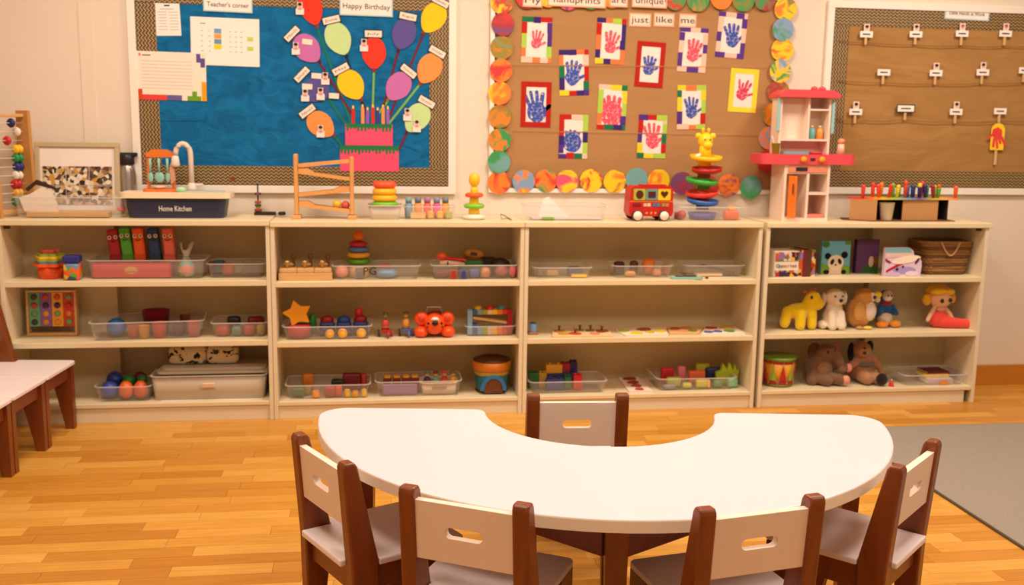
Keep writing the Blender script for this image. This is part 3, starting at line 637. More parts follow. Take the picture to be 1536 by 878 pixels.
for i, (px, py, st, lab) in enumerate(CARDS):
    X, Z = V(px, py, FY); k = ppm(X, FY, Z); g = lambda v: v/k
    t = thing('name_card', lab, 'name card', (X, FY-.019, Z), 0, 'pegged name cards')
    ww = 13 if st == 3 else 10
    if st == 3: part('dark_border', MB().b0(g(-ww-1.5), g(ww+1.5), .0006, .0012, g(-6), g(6), paper((60, 44, 36))), t)
    pc = part('card', MB().b0(g(-ww), g(ww), -.0005, .0005, g(-4.5), g(4.5), paper((246, 236, 226))), t)
    part('print', MB().b0(g(-ww*.6), g(ww*.6), -.0009, -.0005, g(-1), g(1), INK), pc)
    if st in (1, 2):
        ph = MB(); ph.b0(g(-4.5), g(4.5), 0, .001, g(4.5), g(15), paper((240, 214, 204)))
        ph.prism(ell(0, g(9.5), g(2.6), g(3.3), 10), -.0006, -.0001, SKIN); ph.prism(ell(0, g(11.3), g(3), g(2.3), 10), -.001, -.0007, HAIR if st == 1 else paper((190, 90, 90))); part('photo', ph, t)
    pg = MB(); pg.b0(g(-1.7), g(1.7), .0012, .0055, g(-17 if py > 60 or st == 2 else -15), g(2), M_PEG, .0008); pg.b0(g(-1.7), g(1.7), .0072, .0112, g(-17 if py > 60 or st == 2 else -15), g(2), M_PEG, .0008)
    pgo = part('peg', pg, t); part('spring', MB().tube([(g(-2.4), .0064, g(-6)), (g(2.4), .0064, g(-6))], .0012, col((120, 110, 100))), pgo)
X, Z = V(1494, 205, FY); k = ppm(X, FY, Z)
t = thing('paper_lolly', 'yellow paper ice lolly with red handprint hanging on a stick', 'decoration', (X, FY-.0135, Z))
hw, hh = 11/k, 20/k
part('lolly_body', MB().prism([(hw, -hh*.9), (hw*.9, -hh), (-hw*.9, -hh), (-hw, -hh*.9)]+[(-hw*math.cos(a), hh*.45+hw*math.sin(a)) for a in [PI*i/10 for i in range(11)]], -.001, .001, paper((248, 206, 44))), t)
part('handprint', hand_mb(34/k, mat('red_lolly_paint', (226, 62, 54), .6, .3, 90), 31), t, None, (0, -.0009, -.004), (0, 2.9, 0))
part('stick', MB().b0(-2.2/k, 2.2/k, .0012, .003, -42/k, -10/k, M_PEG, .0006), t)
sign('pale title sign reading Little Hands at Work on the kraft board', 1414, 1486, 12, 30, [('Little Hands at Work', 0, .024, .19)], 0, 3, rot=.02)
# ================================================================ toys on top of the shelf units
M_CLEAR = mat('clear_plastic', (226, 216, 210), .22, .02, 10, alpha=.13)
M_CLRIM = mat('clear_plastic_rim', (234, 224, 216), .3, .02, 10, alpha=.42)
M_MILK = mat('milky_plastic', (212, 198, 174), .4, .02, 10, alpha=.9)
M_WOOD = mat('pale_toy_wood', (214, 166, 104), .5, .15, 12, stretch=(1, 6, 6))
M_CARD = mat('cardboard', (186, 136, 82), .9, .06, 30)
M_STEEL = mat('brushed_steel', (190, 184, 176), .3, .06, 30, metal=.9)
def XA(px, py, Y): return V(px, py, Y)[0]
class Tray: pass
def shell(w_, d, h, ins, th, m):
    b = MB(); n = 4
    def ring(ww, dd, z, r):
        return [(x, y, z) for x, y in rrect(0, 0, ww, dd, r, n)]
    rs = [ring(w_-2*ins, d-2*ins, 0, .02), ring(w_, d, h, .025), ring(w_-2*th, d-2*th, h, .023), ring(w_-2*ins-2*th, d-2*ins-2*th, th, .018)]
    N = len(rs[0]); vs_ = sum(rs, []); fs = []
    for q in range(3):
        for i in range(N): fs.append((q*N+i, q*N+(i+1) % N, (q+1)*N+(i+1) % N, (q+1)*N+i))
    fs.append(list(range(N))[::-1]); fs.append([3*N+i for i in range(N)])
    return b.add(vs_, fs, m, None, True)
def tray(label, x0, x1, yr, yb, Z, d, Yf=None, rz=0, name='clear_tray', m=None, ins=.012, h=None, w_=None):
    T = Tray(); xm = (x0+x1)/2
    if Yf is None: Yf = max(.012, min(P(xm, yb, Z)[1], .316-d))
    X = XA(xm, yb, Yf); k = ppm(X, Yf, Z); T.w = w_ or (x1-x0)/k; T.h = h or (yb-yr)/k; T.d = d; T.k = k
    T.loc = (X, Yf+d/2, Z); T.x0, T.x1, T.py = x0, x1, yb; T.Yf = Yf; T.Z = Z+.003
    T.root = thing(name, label, 'tray', T.loc, rz)
    part('tray_body', shell(T.w-.012, d-.012, T.h-.002, ins, .002, m or M_CLEAR), T.root)
    rim = MB(); o = rrect(0, 0, T.w, d, .03, 5); i_ = rrect(0, 0, T.w-.012, d-.012, .025, 5); N = len(o)
    vs_ = [(x, y, T.h-.004) for x, y in o]+[(x, y, T.h-.004) for x, y in i_]+[(x, y, T.h) for x, y in o]+[(x, y, T.h) for x, y in i_]
    fs = []
    for q in range(N):
        j = (q+1) % N; fs += [(q, j, N+j, N+q), (2*N+q, 3*N+q, 3*N+j, 2*N+j), (q, 2*N+q, 2*N+j, j), (N+q, N+j, 3*N+j, 3*N+q)]
    rim.add(vs_, fs, m or M_CLRIM); part('rim', rim, T.root)
    return T
def put(T, px, dy, mb, name, label, cat, z=0, rz=0, group=None, rot=None, ret=False):
    """a thing standing in tray T: px photo column, dy metres behind the tray's front wall"""
    Y = T.Yf+dy; X = XA(px, T.py, Y)
    return solo(name, mb, label, cat, (X, Y, T.Z+z), rz, group, rot)
def at(px, Y, Z, py=None):
    if py is None: py = 400
    return (XA(px, py, Y), Y, Z)
def blk(w_, d, h, c, bev=.003): return MB().box((0, 0, h/2), (w_, d, h), c if not isinstance(c, tuple) else col(c), bev)
def bal(r, c): return MB().ball((0, 0, r), r, col(c), 16)
def cup(r0, r1, h, c, th=.002):
    m = col(c) if isinstance(c, tuple) else c
    return MB().lathe([(0, 0), (r0, 0), (r1, h), (r1+.001, h), (r1-th, h), (r0-th, th), (0, th)], m)
Z1, Z2, Z3, Z4 = ZT[1], ZT[2], ZT[3], ZT[4]
# ---- abacus
ab = thing('abacus', 'tall wooden abacus with coloured beads beside the papers tray', 'abacus', (.012, .165, Z1), 1.18); M_AB = mat('abacus_wood', (196, 138, 72), .5, .15, 12, stretch=(6, 6, 1))
for s in (-1, 1): part('post', MB().prism([(-.042, 0), (.042, 0), (.030, .46), (-.030, .46)], s*.105-.009, s*.105+.009, M_AB, 'YZ'), ab)
part('crossbar', MB().b0(-.096, .096, -.012, .012, .43, .445, M_WOOD, .002), ab); part('base_bar', MB().b0(-.096, .096, -.02, .02, .012, .03, M_WOOD, .002), ab)
BC = [(36, 40, 90), (236, 226, 210), (200, 40, 34), (244, 190, 30), (30, 140, 70), (40, 44, 110), (236, 224, 206), (190, 36, 40), (230, 170, 60), (40, 130, 60)]
for i, cc in enumerate(BC):
    z = .405-i*.038; rd = part('rod', MB().tube([(-.096, 0, z), (.096, 0, z)], .0022, col((214, 204, 190)), 6), ab)
    xb = [.03, .062, .0, .07, .068, .07, .06, .05, .055, .05][i]
    for j in range(1 if i in (0, 1, 2) else 2): part('bead', MB().lathe([(.003, -.010), (.016, -.009), (.021, 0), (.016, .009), (.003, .010)], col(cc), (0, 0, 0), 14, Matrix.Rotation(PI/2, 4, 'Y')), rd, None, (xb-j*.022, 0, z))
# ---- papers tray
T = tray('clear tray of papers beside the abacus', 22, 181, 293, 325, Z1, .13, .06)
put(T, 105, .065, MB().box((0, 0, .012), (.34, .075, .022), M_WOOD, .003), 'wooden_board', 'flat pale wooden board lying in the papers tray', 'board')
en = thing('folded_paper', 'folded white paper sticking out of the papers tray', 'paper', at(56, .125, Z1+.026, 300)); 
part('paper_leaf', MB().prism([(-.055, 0), (.085, 0), (.065, .085), (.02, .105), (-.03, .075), (-.075, .06)], -.001, .001, paper((236, 222, 204))), en)
part('paper_leaf', MB().prism([(.0, 0), (.09, .005), (.06, .1), (.02, .09)], .004, .006, paper((228, 208, 190))), en)
part('dark_band', MB().prism([(-.04, .085), (-.005, .115), (.05, .1), (.075, .09), (.075, .105), (0, .138), (-.05, .098)], .008, .012, col((54, 38, 30))), en)
# ---- framed photo
X, Y = XA(119, 290, .285), .285; fr = thing('photo_frame', 'wide beige photo frame with collage print leaning on the wall', 'picture frame', (X, .262, Z1)); fr.rotation_euler = (-.10, 0, 0)
w_, h = .365, .325; M_FR = mat('frame_wood', (196, 174, 136), .5, .06, 20)
for a in ((-w_/2, w_/2, 0, .022), (-w_/2, w_/2, h-.022, h), (-w_/2, -w_/2+.022, .022, h-.022), (w_/2-.022, w_/2, .022, h-.022)): part('frame_rail', MB().b0(a[0], a[1], -.01, .01, a[2], a[3], M_FR, .002), fr)
part('mat_board', MB().b0(-w_/2+.02, w_/2-.02, 0, .004, .02, h-.02, paper((240, 228, 218))), fr)
def collage():
    m = bpy.data.materials.new('photo_collage'); m.use_nodes = True; nt = m.node_tree; b = nt.nodes['Principled BSDF']; tc = nt.nodes.new('ShaderNodeTexCoord')
    vo = nt.nodes.new('ShaderNodeTexVoronoi'); vo.inputs['Scale'].default_value = 60; nt.links.new(tc.outputs['Object'], vo.inputs['Vector'])
    sp = nt.nodes.new('ShaderNodeSeparateColor'); nt.links.new(vo.outputs['Color'], sp.inputs[0]); ra = nt.nodes.new('ShaderNodeValToRGB'); ra.color_ramp.interpolation = 'CONSTANT'
    cs = [(30, 22, 18), (96, 64, 40), (226, 204, 170), (206, 150, 60), (60, 50, 46), (236, 222, 200), (150, 110, 80), (198, 170, 130)]; e = ra.color_ramp.elements
    while len(e) < len(cs): e.new(.5)
    for i, c_ in enumerate(cs): e[i].position = i/len(cs); e[i].color = (*lin(c_), 1)
    nt.links.new(sp.outputs[0], ra.inputs[0]); nt.links.new(ra.outputs[0], b.inputs['Base Color']); return m
MCO = collage()
for i in range(2):
    for j in range(3): part('collage_print', MB().b0(-.15+j*.1, -.053+j*.1, -.003, -.0005, .045+i*.088, .129+i*.088, MCO), fr)
# ---- steel flask
fk = thing('steel_flask', 'steel vacuum flask with black lid standing behind the toy sink', 'flask', (XA(194, 320, .30), .305, Z1))
part('flask_body', MB().lathe([(0, 0), (.036, 0), (.037, .01), (.037, .19), (.031, .215), (.028, .225), (0, .225)], M_STEEL), fk)
ld = part('lid', MB().lathe([(.029, .226), (.033, .23), (.031, .265), (.024, .275), (0, .275)], col((28, 24, 22))), fk)
part('spout', MB().b0(-.03, .046, -.012, .012, .262, .28, col((28, 24, 22)), .004), ld)
# ---- toy sink
sk = thing('toy_sink', 'navy toy sink with cream rim reading Home Kitchen', 'toy sink', (XA(266, 322, .13), .168, Z1))
NV = col((40, 40, 66)); CRM = col((240, 220, 184))
w_ = 142/327; n = 6
bs = rrect(0, 0, w_-.03, .15, .03, n); ts = rrect(0, 0, w_, .165, .035, n); N = len(bs)
part('basin', MB().add([(x, y, 0) for x, y in bs]+[(x, y, .088) for x, y in ts], [(i, (i+1) % N, N+(i+1) % N, N+i) for i in range(N)]+[list(range(N))[::-1], [N+i for i in range(N)]], NV), sk)
top = rrect(0, 0, 155/327, .185, .035, n)
part('rim', MB().prism(top, .0885, .112, CRM, 'XY'), sk)
text('Home Kitchen', .034, paper((240, 230, 214)), sk, (.0, -.081, .042), width=.138, ex=.0008, rx=PI/2+.09)
part('drain_mat', MB().prism(rrect(.1, .0, .2, .12, .03), .1125, .116, col((196, 206, 190)), 'XY'), sk)
fc = MB(); fx = .0; pts = [(.055, .03, .116), (.055, .03, .275)]+[(.0225+.0325*math.cos(a), .03, .275+.05*math.sin(a)) for a in [PI*i/10 for i in range(1, 11)]]
fc.tube(pts, .0115, col((226, 208, 190)), 10); fo = part('faucet', fc, sk); part('spray_head', MB().lathe([(.013, 0), (.02, .008), (.015, .045), (.009, .05)], col((236, 220, 204)), (-.012, .03, .222)), fo)
part('tap_base', MB().lathe([(.022, 0), (.022, .012), (.016, .03), (.013, .034)], col((226, 208, 190)), (.055, .03, .1165)), fo); part('tap_lever', MB().b0(.068, .105, .024, .036, .136, .148, col((226, 208, 190)), .003), fo)
rk = thing('dish_rack', 'orange toy dish rack hung with teal cutlery on the sink', 'toy rack', (XA(242, 290, .2), .205, Z1+.1125)); OR = col((226, 118, 42)); TE = col((140, 196, 180))
part('tray', MB().prism(rrect(0, -.02, .14, .09, .02), 0, .012, OR, 'XY'), rk)
for s in (-1, 1): part('post', MB().b0(s*.054-.007, s*.054+.007, .0, .014, .0125, .15, OR, .003), rk)
part('hanger_bar', MB().prism([(-.062, .1505), (.062, .1505), (.06, .17), (.03, .185), (-.03, .185), (-.06, .17)], -.004, .014, OR), rk)
for i, (x, hd) in enumerate(((-.042, .012), (-.004, .022), (.032, .010))):
    ut = part('utensil', MB().tube([(x, -.012, .146), (x, -.012, .08)], [.006, .004], TE), rk); part('utensil_head', MB().ball((x, -.012, .062), (hd, .005, .024), TE, 12), ut)
part('utensil', MB().prism([(.045, .03), (.066, .05), (.06, .1), (.048, .13), (.04, .1)], -.012, -.006, col((206, 150, 120))), rk)
solo('toy_plate', MB().lathe([(0, 0), (.02, 0), (.032, .012), (.03, .012), (.018, .003), (0, .003)], col((236, 200, 170))), 'little cream toy plate on the orange rack tray', 'toy dish', (rk.location.x+.0, rk.location.y-.035, Z1+.126))
solo('toy_egg', MB().ball((0, 0, .012), (.022, .016, .013), col((170, 220, 170))), 'mint toy lid lying on the sink rim under the faucet', 'toy food', (XA(271, 287, .12), .125, Z1+.1125))
solo('pink_pompom', MB().ball((0, 0, .012), (.018, .012, .012), plush((226, 90, 110))), 'small pink pompom at the end of the papers tray', 'pompom', (XA(182, 320, .125), .125, Z1+.026))
# ---- little black spinner toy
sp_ = thing('peg_stack_toy', 'black peg toy with tiny coloured discs on a bar base', 'toy', at(404, .27, Z1, 320)); BK = col((34, 26, 24))
part('base_bar', MB().b0(-.068, .03, -.014, .014, 0, .016, BK, .003), sp_); part('base_bar', MB().b0(.042, .074, -.014, .014, 0, .016, BK, .003), sp_)
part('base_link', MB().b0(.0305, .0415, -.008, .008, .002, .012, col((206, 196, 186)), .002), sp_)
part('rod', MB().tube([(-.05, 0, .016), (-.05, 0, .145)], .0035, BK), sp_)
for z, r, cc in ((.017, .017, (150, 40, 34)), (.030, .011, (196, 170, 40)), (.040, .015, (46, 90, 54)), (.054, .015, (196, 44, 40)), (.093, .015, (120, 50, 90))): part('disc', MB().lathe([(.004, 0), (r, .001), (r, .011), (.004, .012)], col(cc), (-.05, 0, z)), sp_)
# ---- wooden ball run
br = thing('ball_run', 'pale wooden zigzag ball run tower in front of the paper cake', 'toy', at(487, .15, Z2, 322)); k_ = 326; OW = col((222, 150, 78), .5)
MW2 = mat('ball_run_wood', (222, 160, 92), .5, .12, 14, stretch=(4, 4, 1))
for s, zt in ((-1, .292), (1, .282)):
    part('post', MB().b0(s*.124-.009, s*.124+.009, -.03, .03, .018, zt, MW2, .004), br); part('foot', MB().b0(s*.124-.02, s*.124+.02, -.04, .04, 0, .0178, MW2, .003), br)
for (za, zb, thick) in ((.235, .258, 0), (.208, .178, -1), (.105, .128, 1), (.060, .034, -1)):
    L_ = math.hypot(.228, zb-za); a = math.atan2(zb-za, .228)
    rp = part('ramp', MB().box((0, 0, (za+zb)/2), (L_, .05, .008), MW2, .001, (0, -a, 0)), br)
    for yy in (-.027, .027): part('guard_rail', MB().box((0, yy, (za+zb)/2+.004), (L_, .004, .016), MW2, .0005, (0, -a, 0)), rp)
    if thick: part('ramp_block', MB().prism([(thick*.113, 0), (thick*.113, .018), (thick*.07, .018), (thick*.045, .004), (thick*.045, 0)], -.0245, .0245, MW2), rp, None, (0, 0, (zb if thick > 0 else za)+.003*1))
for x, cc, nm in ((.056, (244, 190, 50), 'yellow'), (.094, (214, 84, 60), 'red')): solo('wooden_ball', bal(.0195, cc), nm+' wooden ball resting on the lowest ramp of the ball run', 'ball', (br.location.x+x, .15, Z2+.054-.028*(x/.228)), 0, 'balls on the ball run')
# ---- stacking rings in a white tub
tb_ = tray('white plastic tub holding the orange-topped ring stack', 550, 605, 306, 328, Z2, .15, .08, name='white_tub', m=mat('white_tub_plastic', (236, 222, 206), .4, .02, 10, alpha=.75), ins=.016)
rs_ = thing('ring_stack', 'stack of blue, green, yellow and orange-red rings in a white tub', 'ring stack', (tb_.loc[0], tb_.loc[1], Z2+.003))
for z, R_, cc, hh in ((0, .046, (70, 110, 180), .05), (.0505, .062, (120, 190, 40), .026), (.077, .057, (250, 186, 30), .03), (.1075, .055, (250, 190, 40), .03), (.138, .054, (240, 90, 44), .03)):
    part('ring', MB().lathe([(.014, 0), (R_-.01, 0), (R_, hh*.3), (R_, hh*.7), (R_-.01, hh), (.014, hh), (.014, 0)], col(cc), (0, 0, z)), rs_)
# ---- box of peg people
T = tray('clear tray of small capped bottles beside the white tub', 604, 686, 307, 327, Z2, .12, .11)
for i, (px, c1, c2) in enumerate(((613, (120, 160, 176), (110, 150, 170)), (627, (110, 120, 140), (238, 150, 50)), (641, (176, 110, 150), (236, 96, 80)), (655, (130, 140, 170), (228, 80, 130)), (668, (110, 120, 140), (238, 150, 40)))):
    t = thing('toy_bottle', ('teal', 'navy and orange', 'mauve and coral', 'grey and pink', 'grey and amber')[i]+' toy bottle standing in the clear tray', 'toy bottle', (XA(px, 320, .17), .17, T.Z)); 
    part('bottle_body', MB().lathe([(0, 0), (.016, 0), (.018, .01), (.018, .062), (.012, .07), (0, .07)], col(c2)), t); part('cap', MB().lathe([(.015, .0705), (.015, .094), (0, .096)], col(c1)), t)
for i, (px, cc) in enumerate(((646, (240, 196, 80)), (660, (250, 200, 70)), (673, (190, 200, 80)))): put(T, px, .03, blk(.03, .02, .034, cc, .006), 'toy_block', ('pale gold', 'bright yellow', 'lime')[i]+' block lying at the front of the bottle tray', 'toy block')
put(T, 627, .022, MB().b0(-.034, .034, -.004, .004, .002, .03, paper((236, 196, 130)), .001), 'picture_tag', 'cream picture tag at the front of the bottle tray', 'tag')
# ---- second ring stacker
s2 = thing('ring_stacker', 'yellow bulb ring stacker with spaced orange and green rings', 'ring stacker', at(711, .14, Z2, 325)); YE = col((250, 196, 30))
part('base', MB().lathe([(0, 0), (.045, 0), (.055, .008), (.055, .016), (.03, .024), (0, .024)], col((240, 226, 208))), s2)
part('cone', MB().lathe([(.024, .0245), (.026, .03), (.018, .13), (.017, .15), (0, .15)], YE), s2); part('bulb', MB().ball((0, 0, .182), (.026, .026, .034), YE, 16), s2)
part('green_ring', MB().torus((0, 0, .062), .035, .014, col((130, 200, 40)), squash=.8), s2); part('orange_ring', MB().torus((0, 0, .112), .031, .012, col((240, 96, 40)), squash=.9), s2)
part('button', MB().ball((0, -.05, .012), (.008, .004, .005), col((230, 120, 60))), s2)
solo('wire_clip', MB().tube([(.028, .0, .004), (-.015, .0, .028), (-.024, .004, .032), (-.02, .0, .006), (.0, 0, .012), (.026, -.004, .005)], .0022, col((110, 60, 40)), 6, True), 'small brown wire clip lying alone on the shelf top', 'clip', at(759, .06, Z2, 328))
# ---- clear paper tray
T = tray('wide clear tray of white papers beside the toy bus', 784, 914, 305, 329, Z3, .15, .07)
put(T, 848, .075, MB().b0(-.165, .165, -.05, .05, .0, .008, paper((226, 214, 214)), .001), 'paper_stack', 'flat stack of white paper in the wide clear tray', 'paper')
put(T, 822, .012, MB().b0(-.028, .028, -.004, .004, 0, .014, col((120, 170, 70)), .003), 'green_strip', 'short green plastic strip in the wide clear tray', 'strip')
t = put(T, 826, .07, MB().prism([(-.06, 0), (.09, 0), (-.01, .095), (-.035, .085)], -.001, .001, paper((240, 222, 214))), 'loose_sheet', 'loose white sheet standing up in the wide clear tray', 'paper', .0085); t.rotation_euler = (-.15, 0, 0)
# ---- bus
bu = thing('toy_bus', 'red toy bus with shape-sorter windows and white wheels', 'toy bus', at(972, .115, Z3, 327)); RB = col((196, 30, 24)); k_ = 322; bw_ = .215
part('bus_body', MB().prism([(-bw_/2+.01, .022), (bw_/2-.008, .022), (bw_/2, .04), (bw_/2-.004, .1), (bw_/2-.004, .148), (bw_/2-.018, .163), (-bw_/2+.022, .163), (-bw_/2+.006, .148), (-bw_/2+.003, .1), (-bw_/2, .04)], -.05, .05, RB), bu)
part('roof_rack', MB().b0(-.045, .075, -.03, .03, .1632, .169, RB, .002), bu)
def pane(x0, x1, cc, hole):
    p_ = part('window_pane', MB().prism(rrect((x0+x1)/2, .124, x1-x0-.001, .052, .006), -.055, -.0505, col(cc)), bu); xm = (x0+x1)/2; dk = col((84, 24, 20))
    pts = {'o': ell(xm, .124, .018, .02, 16), 'q': rrect(xm, .124, .036, .03, .004), 'h': [(xm+.018*math.sin(a)**3, .127+.0012*(13*math.cos(a)-5*math.cos(2*a)-2*math.cos(3*a)-math.cos(4*a))) for a in [2*PI*i/24 for i in range(24)]]}[hole]
    part('shape_hole', MB().prism(pts, -.0565, -.0552, dk), p_)
pane(-.088, -.03, (176, 176, 60), 'o'); pane(-.029, .028, (104, 150, 140), 'q'); pane(.029, .09, (250, 200, 20), 'h')
part('trim_band', MB().b0(-bw_/2+.004, bw_/2-.004, -.0515, -.0502, .089, .095, col((236, 120, 30))), bu)
for i, (x, cc) in enumerate(((-.07, (130, 20, 20)), (-.03, (220, 180, 140)), (-.012, (226, 200, 150)), (.015, (60, 120, 160)), (.034, (70, 130, 150)), (.058, (150, 150, 80)), (.076, (200, 130, 70)))): part('number_plate', MB().b0(x-.008 if i else x-.02, x+.008 if i else x+.02, -.0525, -.0502, .068, .083, col(cc), .001), bu)
for x in (-.022, 0, .02): part('star', MB().prism([((.007 if i % 2 else .003)*math.cos(i*PI/5)+x, (.007 if i % 2 else .003)*math.sin(i*PI/5)+.038) for i in range(10)], -.0525, -.0502, col((240, 170, 90))), bu)
for x in (-.068, .06):
    wl = part('wheel', MB().lathe([(0, 0), (.026, 0), (.026, .014), (0, .014)], col((60, 30, 26)), (x, -.0505, .026), 20, None), bu)
    wl.data.transform(Matrix.Translation((x, -.0505, .026)) @ Matrix.Rotation(PI/2, 4, 'X') @ Matrix.Translation((-x, .0505, -.026)))
    hb = part('hub_cap', MB().lathe([(0, .0145), (.021, .0145), (.021, .019), (0, .021)], col((244, 226, 206)), (x, -.0505, .026), 20), wl)
    hb.data.transform(Matrix.Translation((x, -.0505, .026)) @ Matrix.Rotation(PI/2, 4, 'X') @ Matrix.Translation((-x, .0505, -.026)))
    w2 = part('wheel', MB().lathe([(0, 0), (.026, 0), (.026, .014), (0, .014)], col((60, 30, 26)), (0, 0, 0), 20, Matrix.Translation((x, .0645, .026)) @ Matrix.Rotation(PI/2, 4, 'X')), bu)
# ---- spiral ball tower with giraffe head
T = tray('clear tray holding the giraffe ball tower beside the toy kitchen', 1014, 1122, 308, 329, Z3, .17, .075)
gt = thing('giraffe_tower', 'spiral ball tower with red, green and blue ramps topped by yellow giraffe', 'toy tower', (XA(1053, 325, .16), .16, T.Z)); k_ = 318
part('base_dish', MB().lathe([(0, 0), (.06, 0), (.07, .03), (.066, .03), (.05, .006), (0, .006)], col((90, 90, 170))), gt)
for i, (z, cc, off, R_) in enumerate(((.075, (44, 104, 180), -.002, .074), (.113, (228, 52, 34), -.004, .076), (.171, (60, 176, 60), -.010, .074), (.226, (186, 24, 22), .014, .070), (.282, (250, 200, 20), .006, .074))):
    c_ = col(cc); rp = part('spiral_ramp', MB().lathe([(.018, .006), (R_-.012, -.004), (R_, .002), (R_+.003, .020), (R_-.002, .020), (R_-.012, .006), (.018, .016)], c_, (0, 0, 0), 24, Matrix.Translation((off, 0, z)) @ Matrix.Rotation((.07, -.08, .09, -.05, .03)[i], 4, 'Y') @ Matrix.Rotation(.10, 4, 'X')), gt)
    part('tube_section', MB().lathe([(.03, -.033), (.032, .0), (.027, .012), (.024, .018)], c_, (0, 0, z+.004)), rp)
gy = col((250, 208, 24))
nk = part('giraffe_neck', MB().lathe([(.030, .292), (.028, .33), (.026, .35)], gy), gt)
part('giraffe_head', MB().ball((0, 0, .372), (.036, .034, .038), gy, 18), nk); part('muzzle', MB().ball((.004, -.026, .352), (.024, .02, .018), gy), nk)
for s in (-1, 1):
    part('ear', MB().ball((s*.036, 0, .395), (.015, .01, .014), gy), nk); part('horn', MB().lathe([(.006, 0), (.006, .018), (.009, .024), (0, .032)], gy, (s*.014, 0, .402)), nk)
    part('eye', MB().ball((s*.013, -.033, .378), (.005, .003, .003), col((70, 50, 20))), nk)
part('white_leaf', MB().ball((-.045, -.03, .300), (.02, .008, .01), col((244, 226, 206)), 10, (0, -.5, 0)), gt)
put(T, 1022, .05, bal(.022, (190, 30, 34)), 'toy_ball', 'dark red ball in the giraffe tower tray', 'ball'); put(T, 1022, .05, MB().lathe([(0, 0), (.02, 0), (.02, .03), (0, .03)], col((170, 60, 60))), 'toy_peg', 'brick red peg in the giraffe tower tray', 'toy', 0).location.y += .05
put(T, 1096, .05, blk(.07, .04, .044, (236, 108, 50), .006), 'toy_block', 'orange block in the giraffe tower tray', 'toy block'); put(T, 1096, .05, blk(.034, .03, .018, (250, 170, 40), .004), 'toy_block', 'small amber block lying on the orange block', 'toy block', .0445)
# ---- toy kitchen
X0 = XA(1207, 325, .095); tk = thing('toy_kitchen', 'tall cream and coral toy play kitchen with pink counter and roof', 'toy kitchen', (X0, .175, Z4)); CR = col((244, 218, 196)); PKC = col((226, 76, 84)); k_ = 305
CR2 = col((236, 204, 178)); D0, D1 = -.08, .08; wd = .115
part('lower_cabinet', MB().b0(-wd, wd, D1-.008, D1, 0, .27, CR2).b0(-wd, -wd+.012, D0, D1-.008, 0, .27, CR).b0(wd-.012, wd, D0, D1-.008, 0, .27, CR).b0(-wd+.012, wd-.012, D0, D1-.008, 0, .014, CR).b0(.0, .012, D0, D1-.008, .014, .225, CR).b0(-wd+.012, wd-.012, D0, D1-.008, .2255, .27, CR2), tk)
for z in (.125,): part('shelf', MB().b0(.0125, wd-.0125, D0+.002, D1-.009, z, z+.012, CR), tk)
dr = part('oven_door', MB().box((-.078, D0-.02, .115), (.012, .045, .20), col((240, 124, 36)), .003, (0, 0, .5)), tk); part('door_handle', MB().box((-.086, D0-.042, .155), (.006, .006, .05), col((80, 60, 50)), .002), dr)
part('drawer_panel', MB().b0(-wd+.018, wd-.014, D0-.004, D0-.0003, .232, .262, col((232, 140, 110)), .001), tk); part('display', MB().b0(-.06, -.002, D0-.006, D0-.0043, .238, .256, col((40, 34, 34)), .001), tk)
part('shelf_tray', MB().b0(.016, wd-.016, D0+.004, D1-.03, .0142, .03, col((232, 130, 110)), .002), tk)
part('counter', MB().prism(rrect(.005, 0, .475, .185, .04), .2705, .318, PKC, 'XY'), tk)
for x in (-.03, .062): part('knob', MB().lathe([(0, 0), (.015, 0), (.014, .012), (0, .012)], col((244, 160, 40)), (0, 0, 0), 16, Matrix.Translation((x, -.0928, .294)) @ Matrix.Rotation(PI/2, 4, 'X')), tk)
part('display', MB().b0(.005, .03, -.0945, -.0928, .287, .301, col((70, 40, 44)), .001), tk)
ht = part('hutch', MB().b0(-.13, .13, .07, .078, .3185, .585, CR).b0(-.13, -.118, -.02, .07, .3185, .585, CR).b0(.118, .13, -.02, .07, .3185, .585, CR).b0(.012, .022, -.02, .07, .39, .585, CR), tk)
for a in ((-.1175, .1175, .38, .39), (.0225, .1175, .525, .533)): part('hutch_shelf', MB().b0(a[0], a[1], -.02, .0695, a[2], a[3], CR), ht)
part('hutch_panel', MB().b0(-.1175, .0115, .03, .04, .3905, .584, CR), ht)
part('roof', MB().prism([(-.145, .5855), (.16, .5855), (.16, .60), (.125, .622), (-.11, .622), (-.145, .60)], -.05, .088, PKC), tk)
for x in (.045, .085): part('roof_bump', MB().lathe([(.018, 0), (.016, .012), (0, .02)], PKC, (x, .0, .6222)), tk)
for s, z in ((-1, .46), (1, .45)): part('side_rack', MB().b0(s*.138-.007, s*.138+.007, -.03, -.0205, z-.035, z+.12, col((150, 200, 200)), .003), ht)
for i, (px, yo, h_, cc, z, lb) in enumerate(((-.042+.095, .02, .06, (110, 190, 190), .3905, 'teal toy bottle on the toy kitchen hutch shelf'), (.095, .02, .06, (244, 160, 60), .3905, 'orange toy bottle on the toy kitchen hutch shelf'))):
    t = thing('toy_bottle', lb, 'toy bottle', (X0+px, .175+yo, Z4+z)); part('bottle_body', MB().lathe([(0, 0), (.016, 0), (.016, .04), (.008, .052), (0, .052)], col(cc)), t); part('cap', MB().lathe([(.008, .0525), (.008, h_+.004), (0, h_+.004)], col((240, 200, 160))), t)
t = thing('toy_cup', 'lime toy cup with a straw on the pink counter', 'toy cup', (X0-.155, .12, Z4+.3185)); part('cup_body', cup(.016, .021, .05, (170, 196, 50)), t); part('straw', MB().tube([(.004, 0, .004), (-.022, 0, .085)], .003, col((240, 200, 180))), t)
solo('toy_tray', MB().prism(rrect(0, 0, .13, .05, .012), 0, .012, col((120, 170, 180)), 'XY'), 'blue grey toy tray lying on the pink counter', 'toy tray', (X0-.055, .125, Z4+.3185))
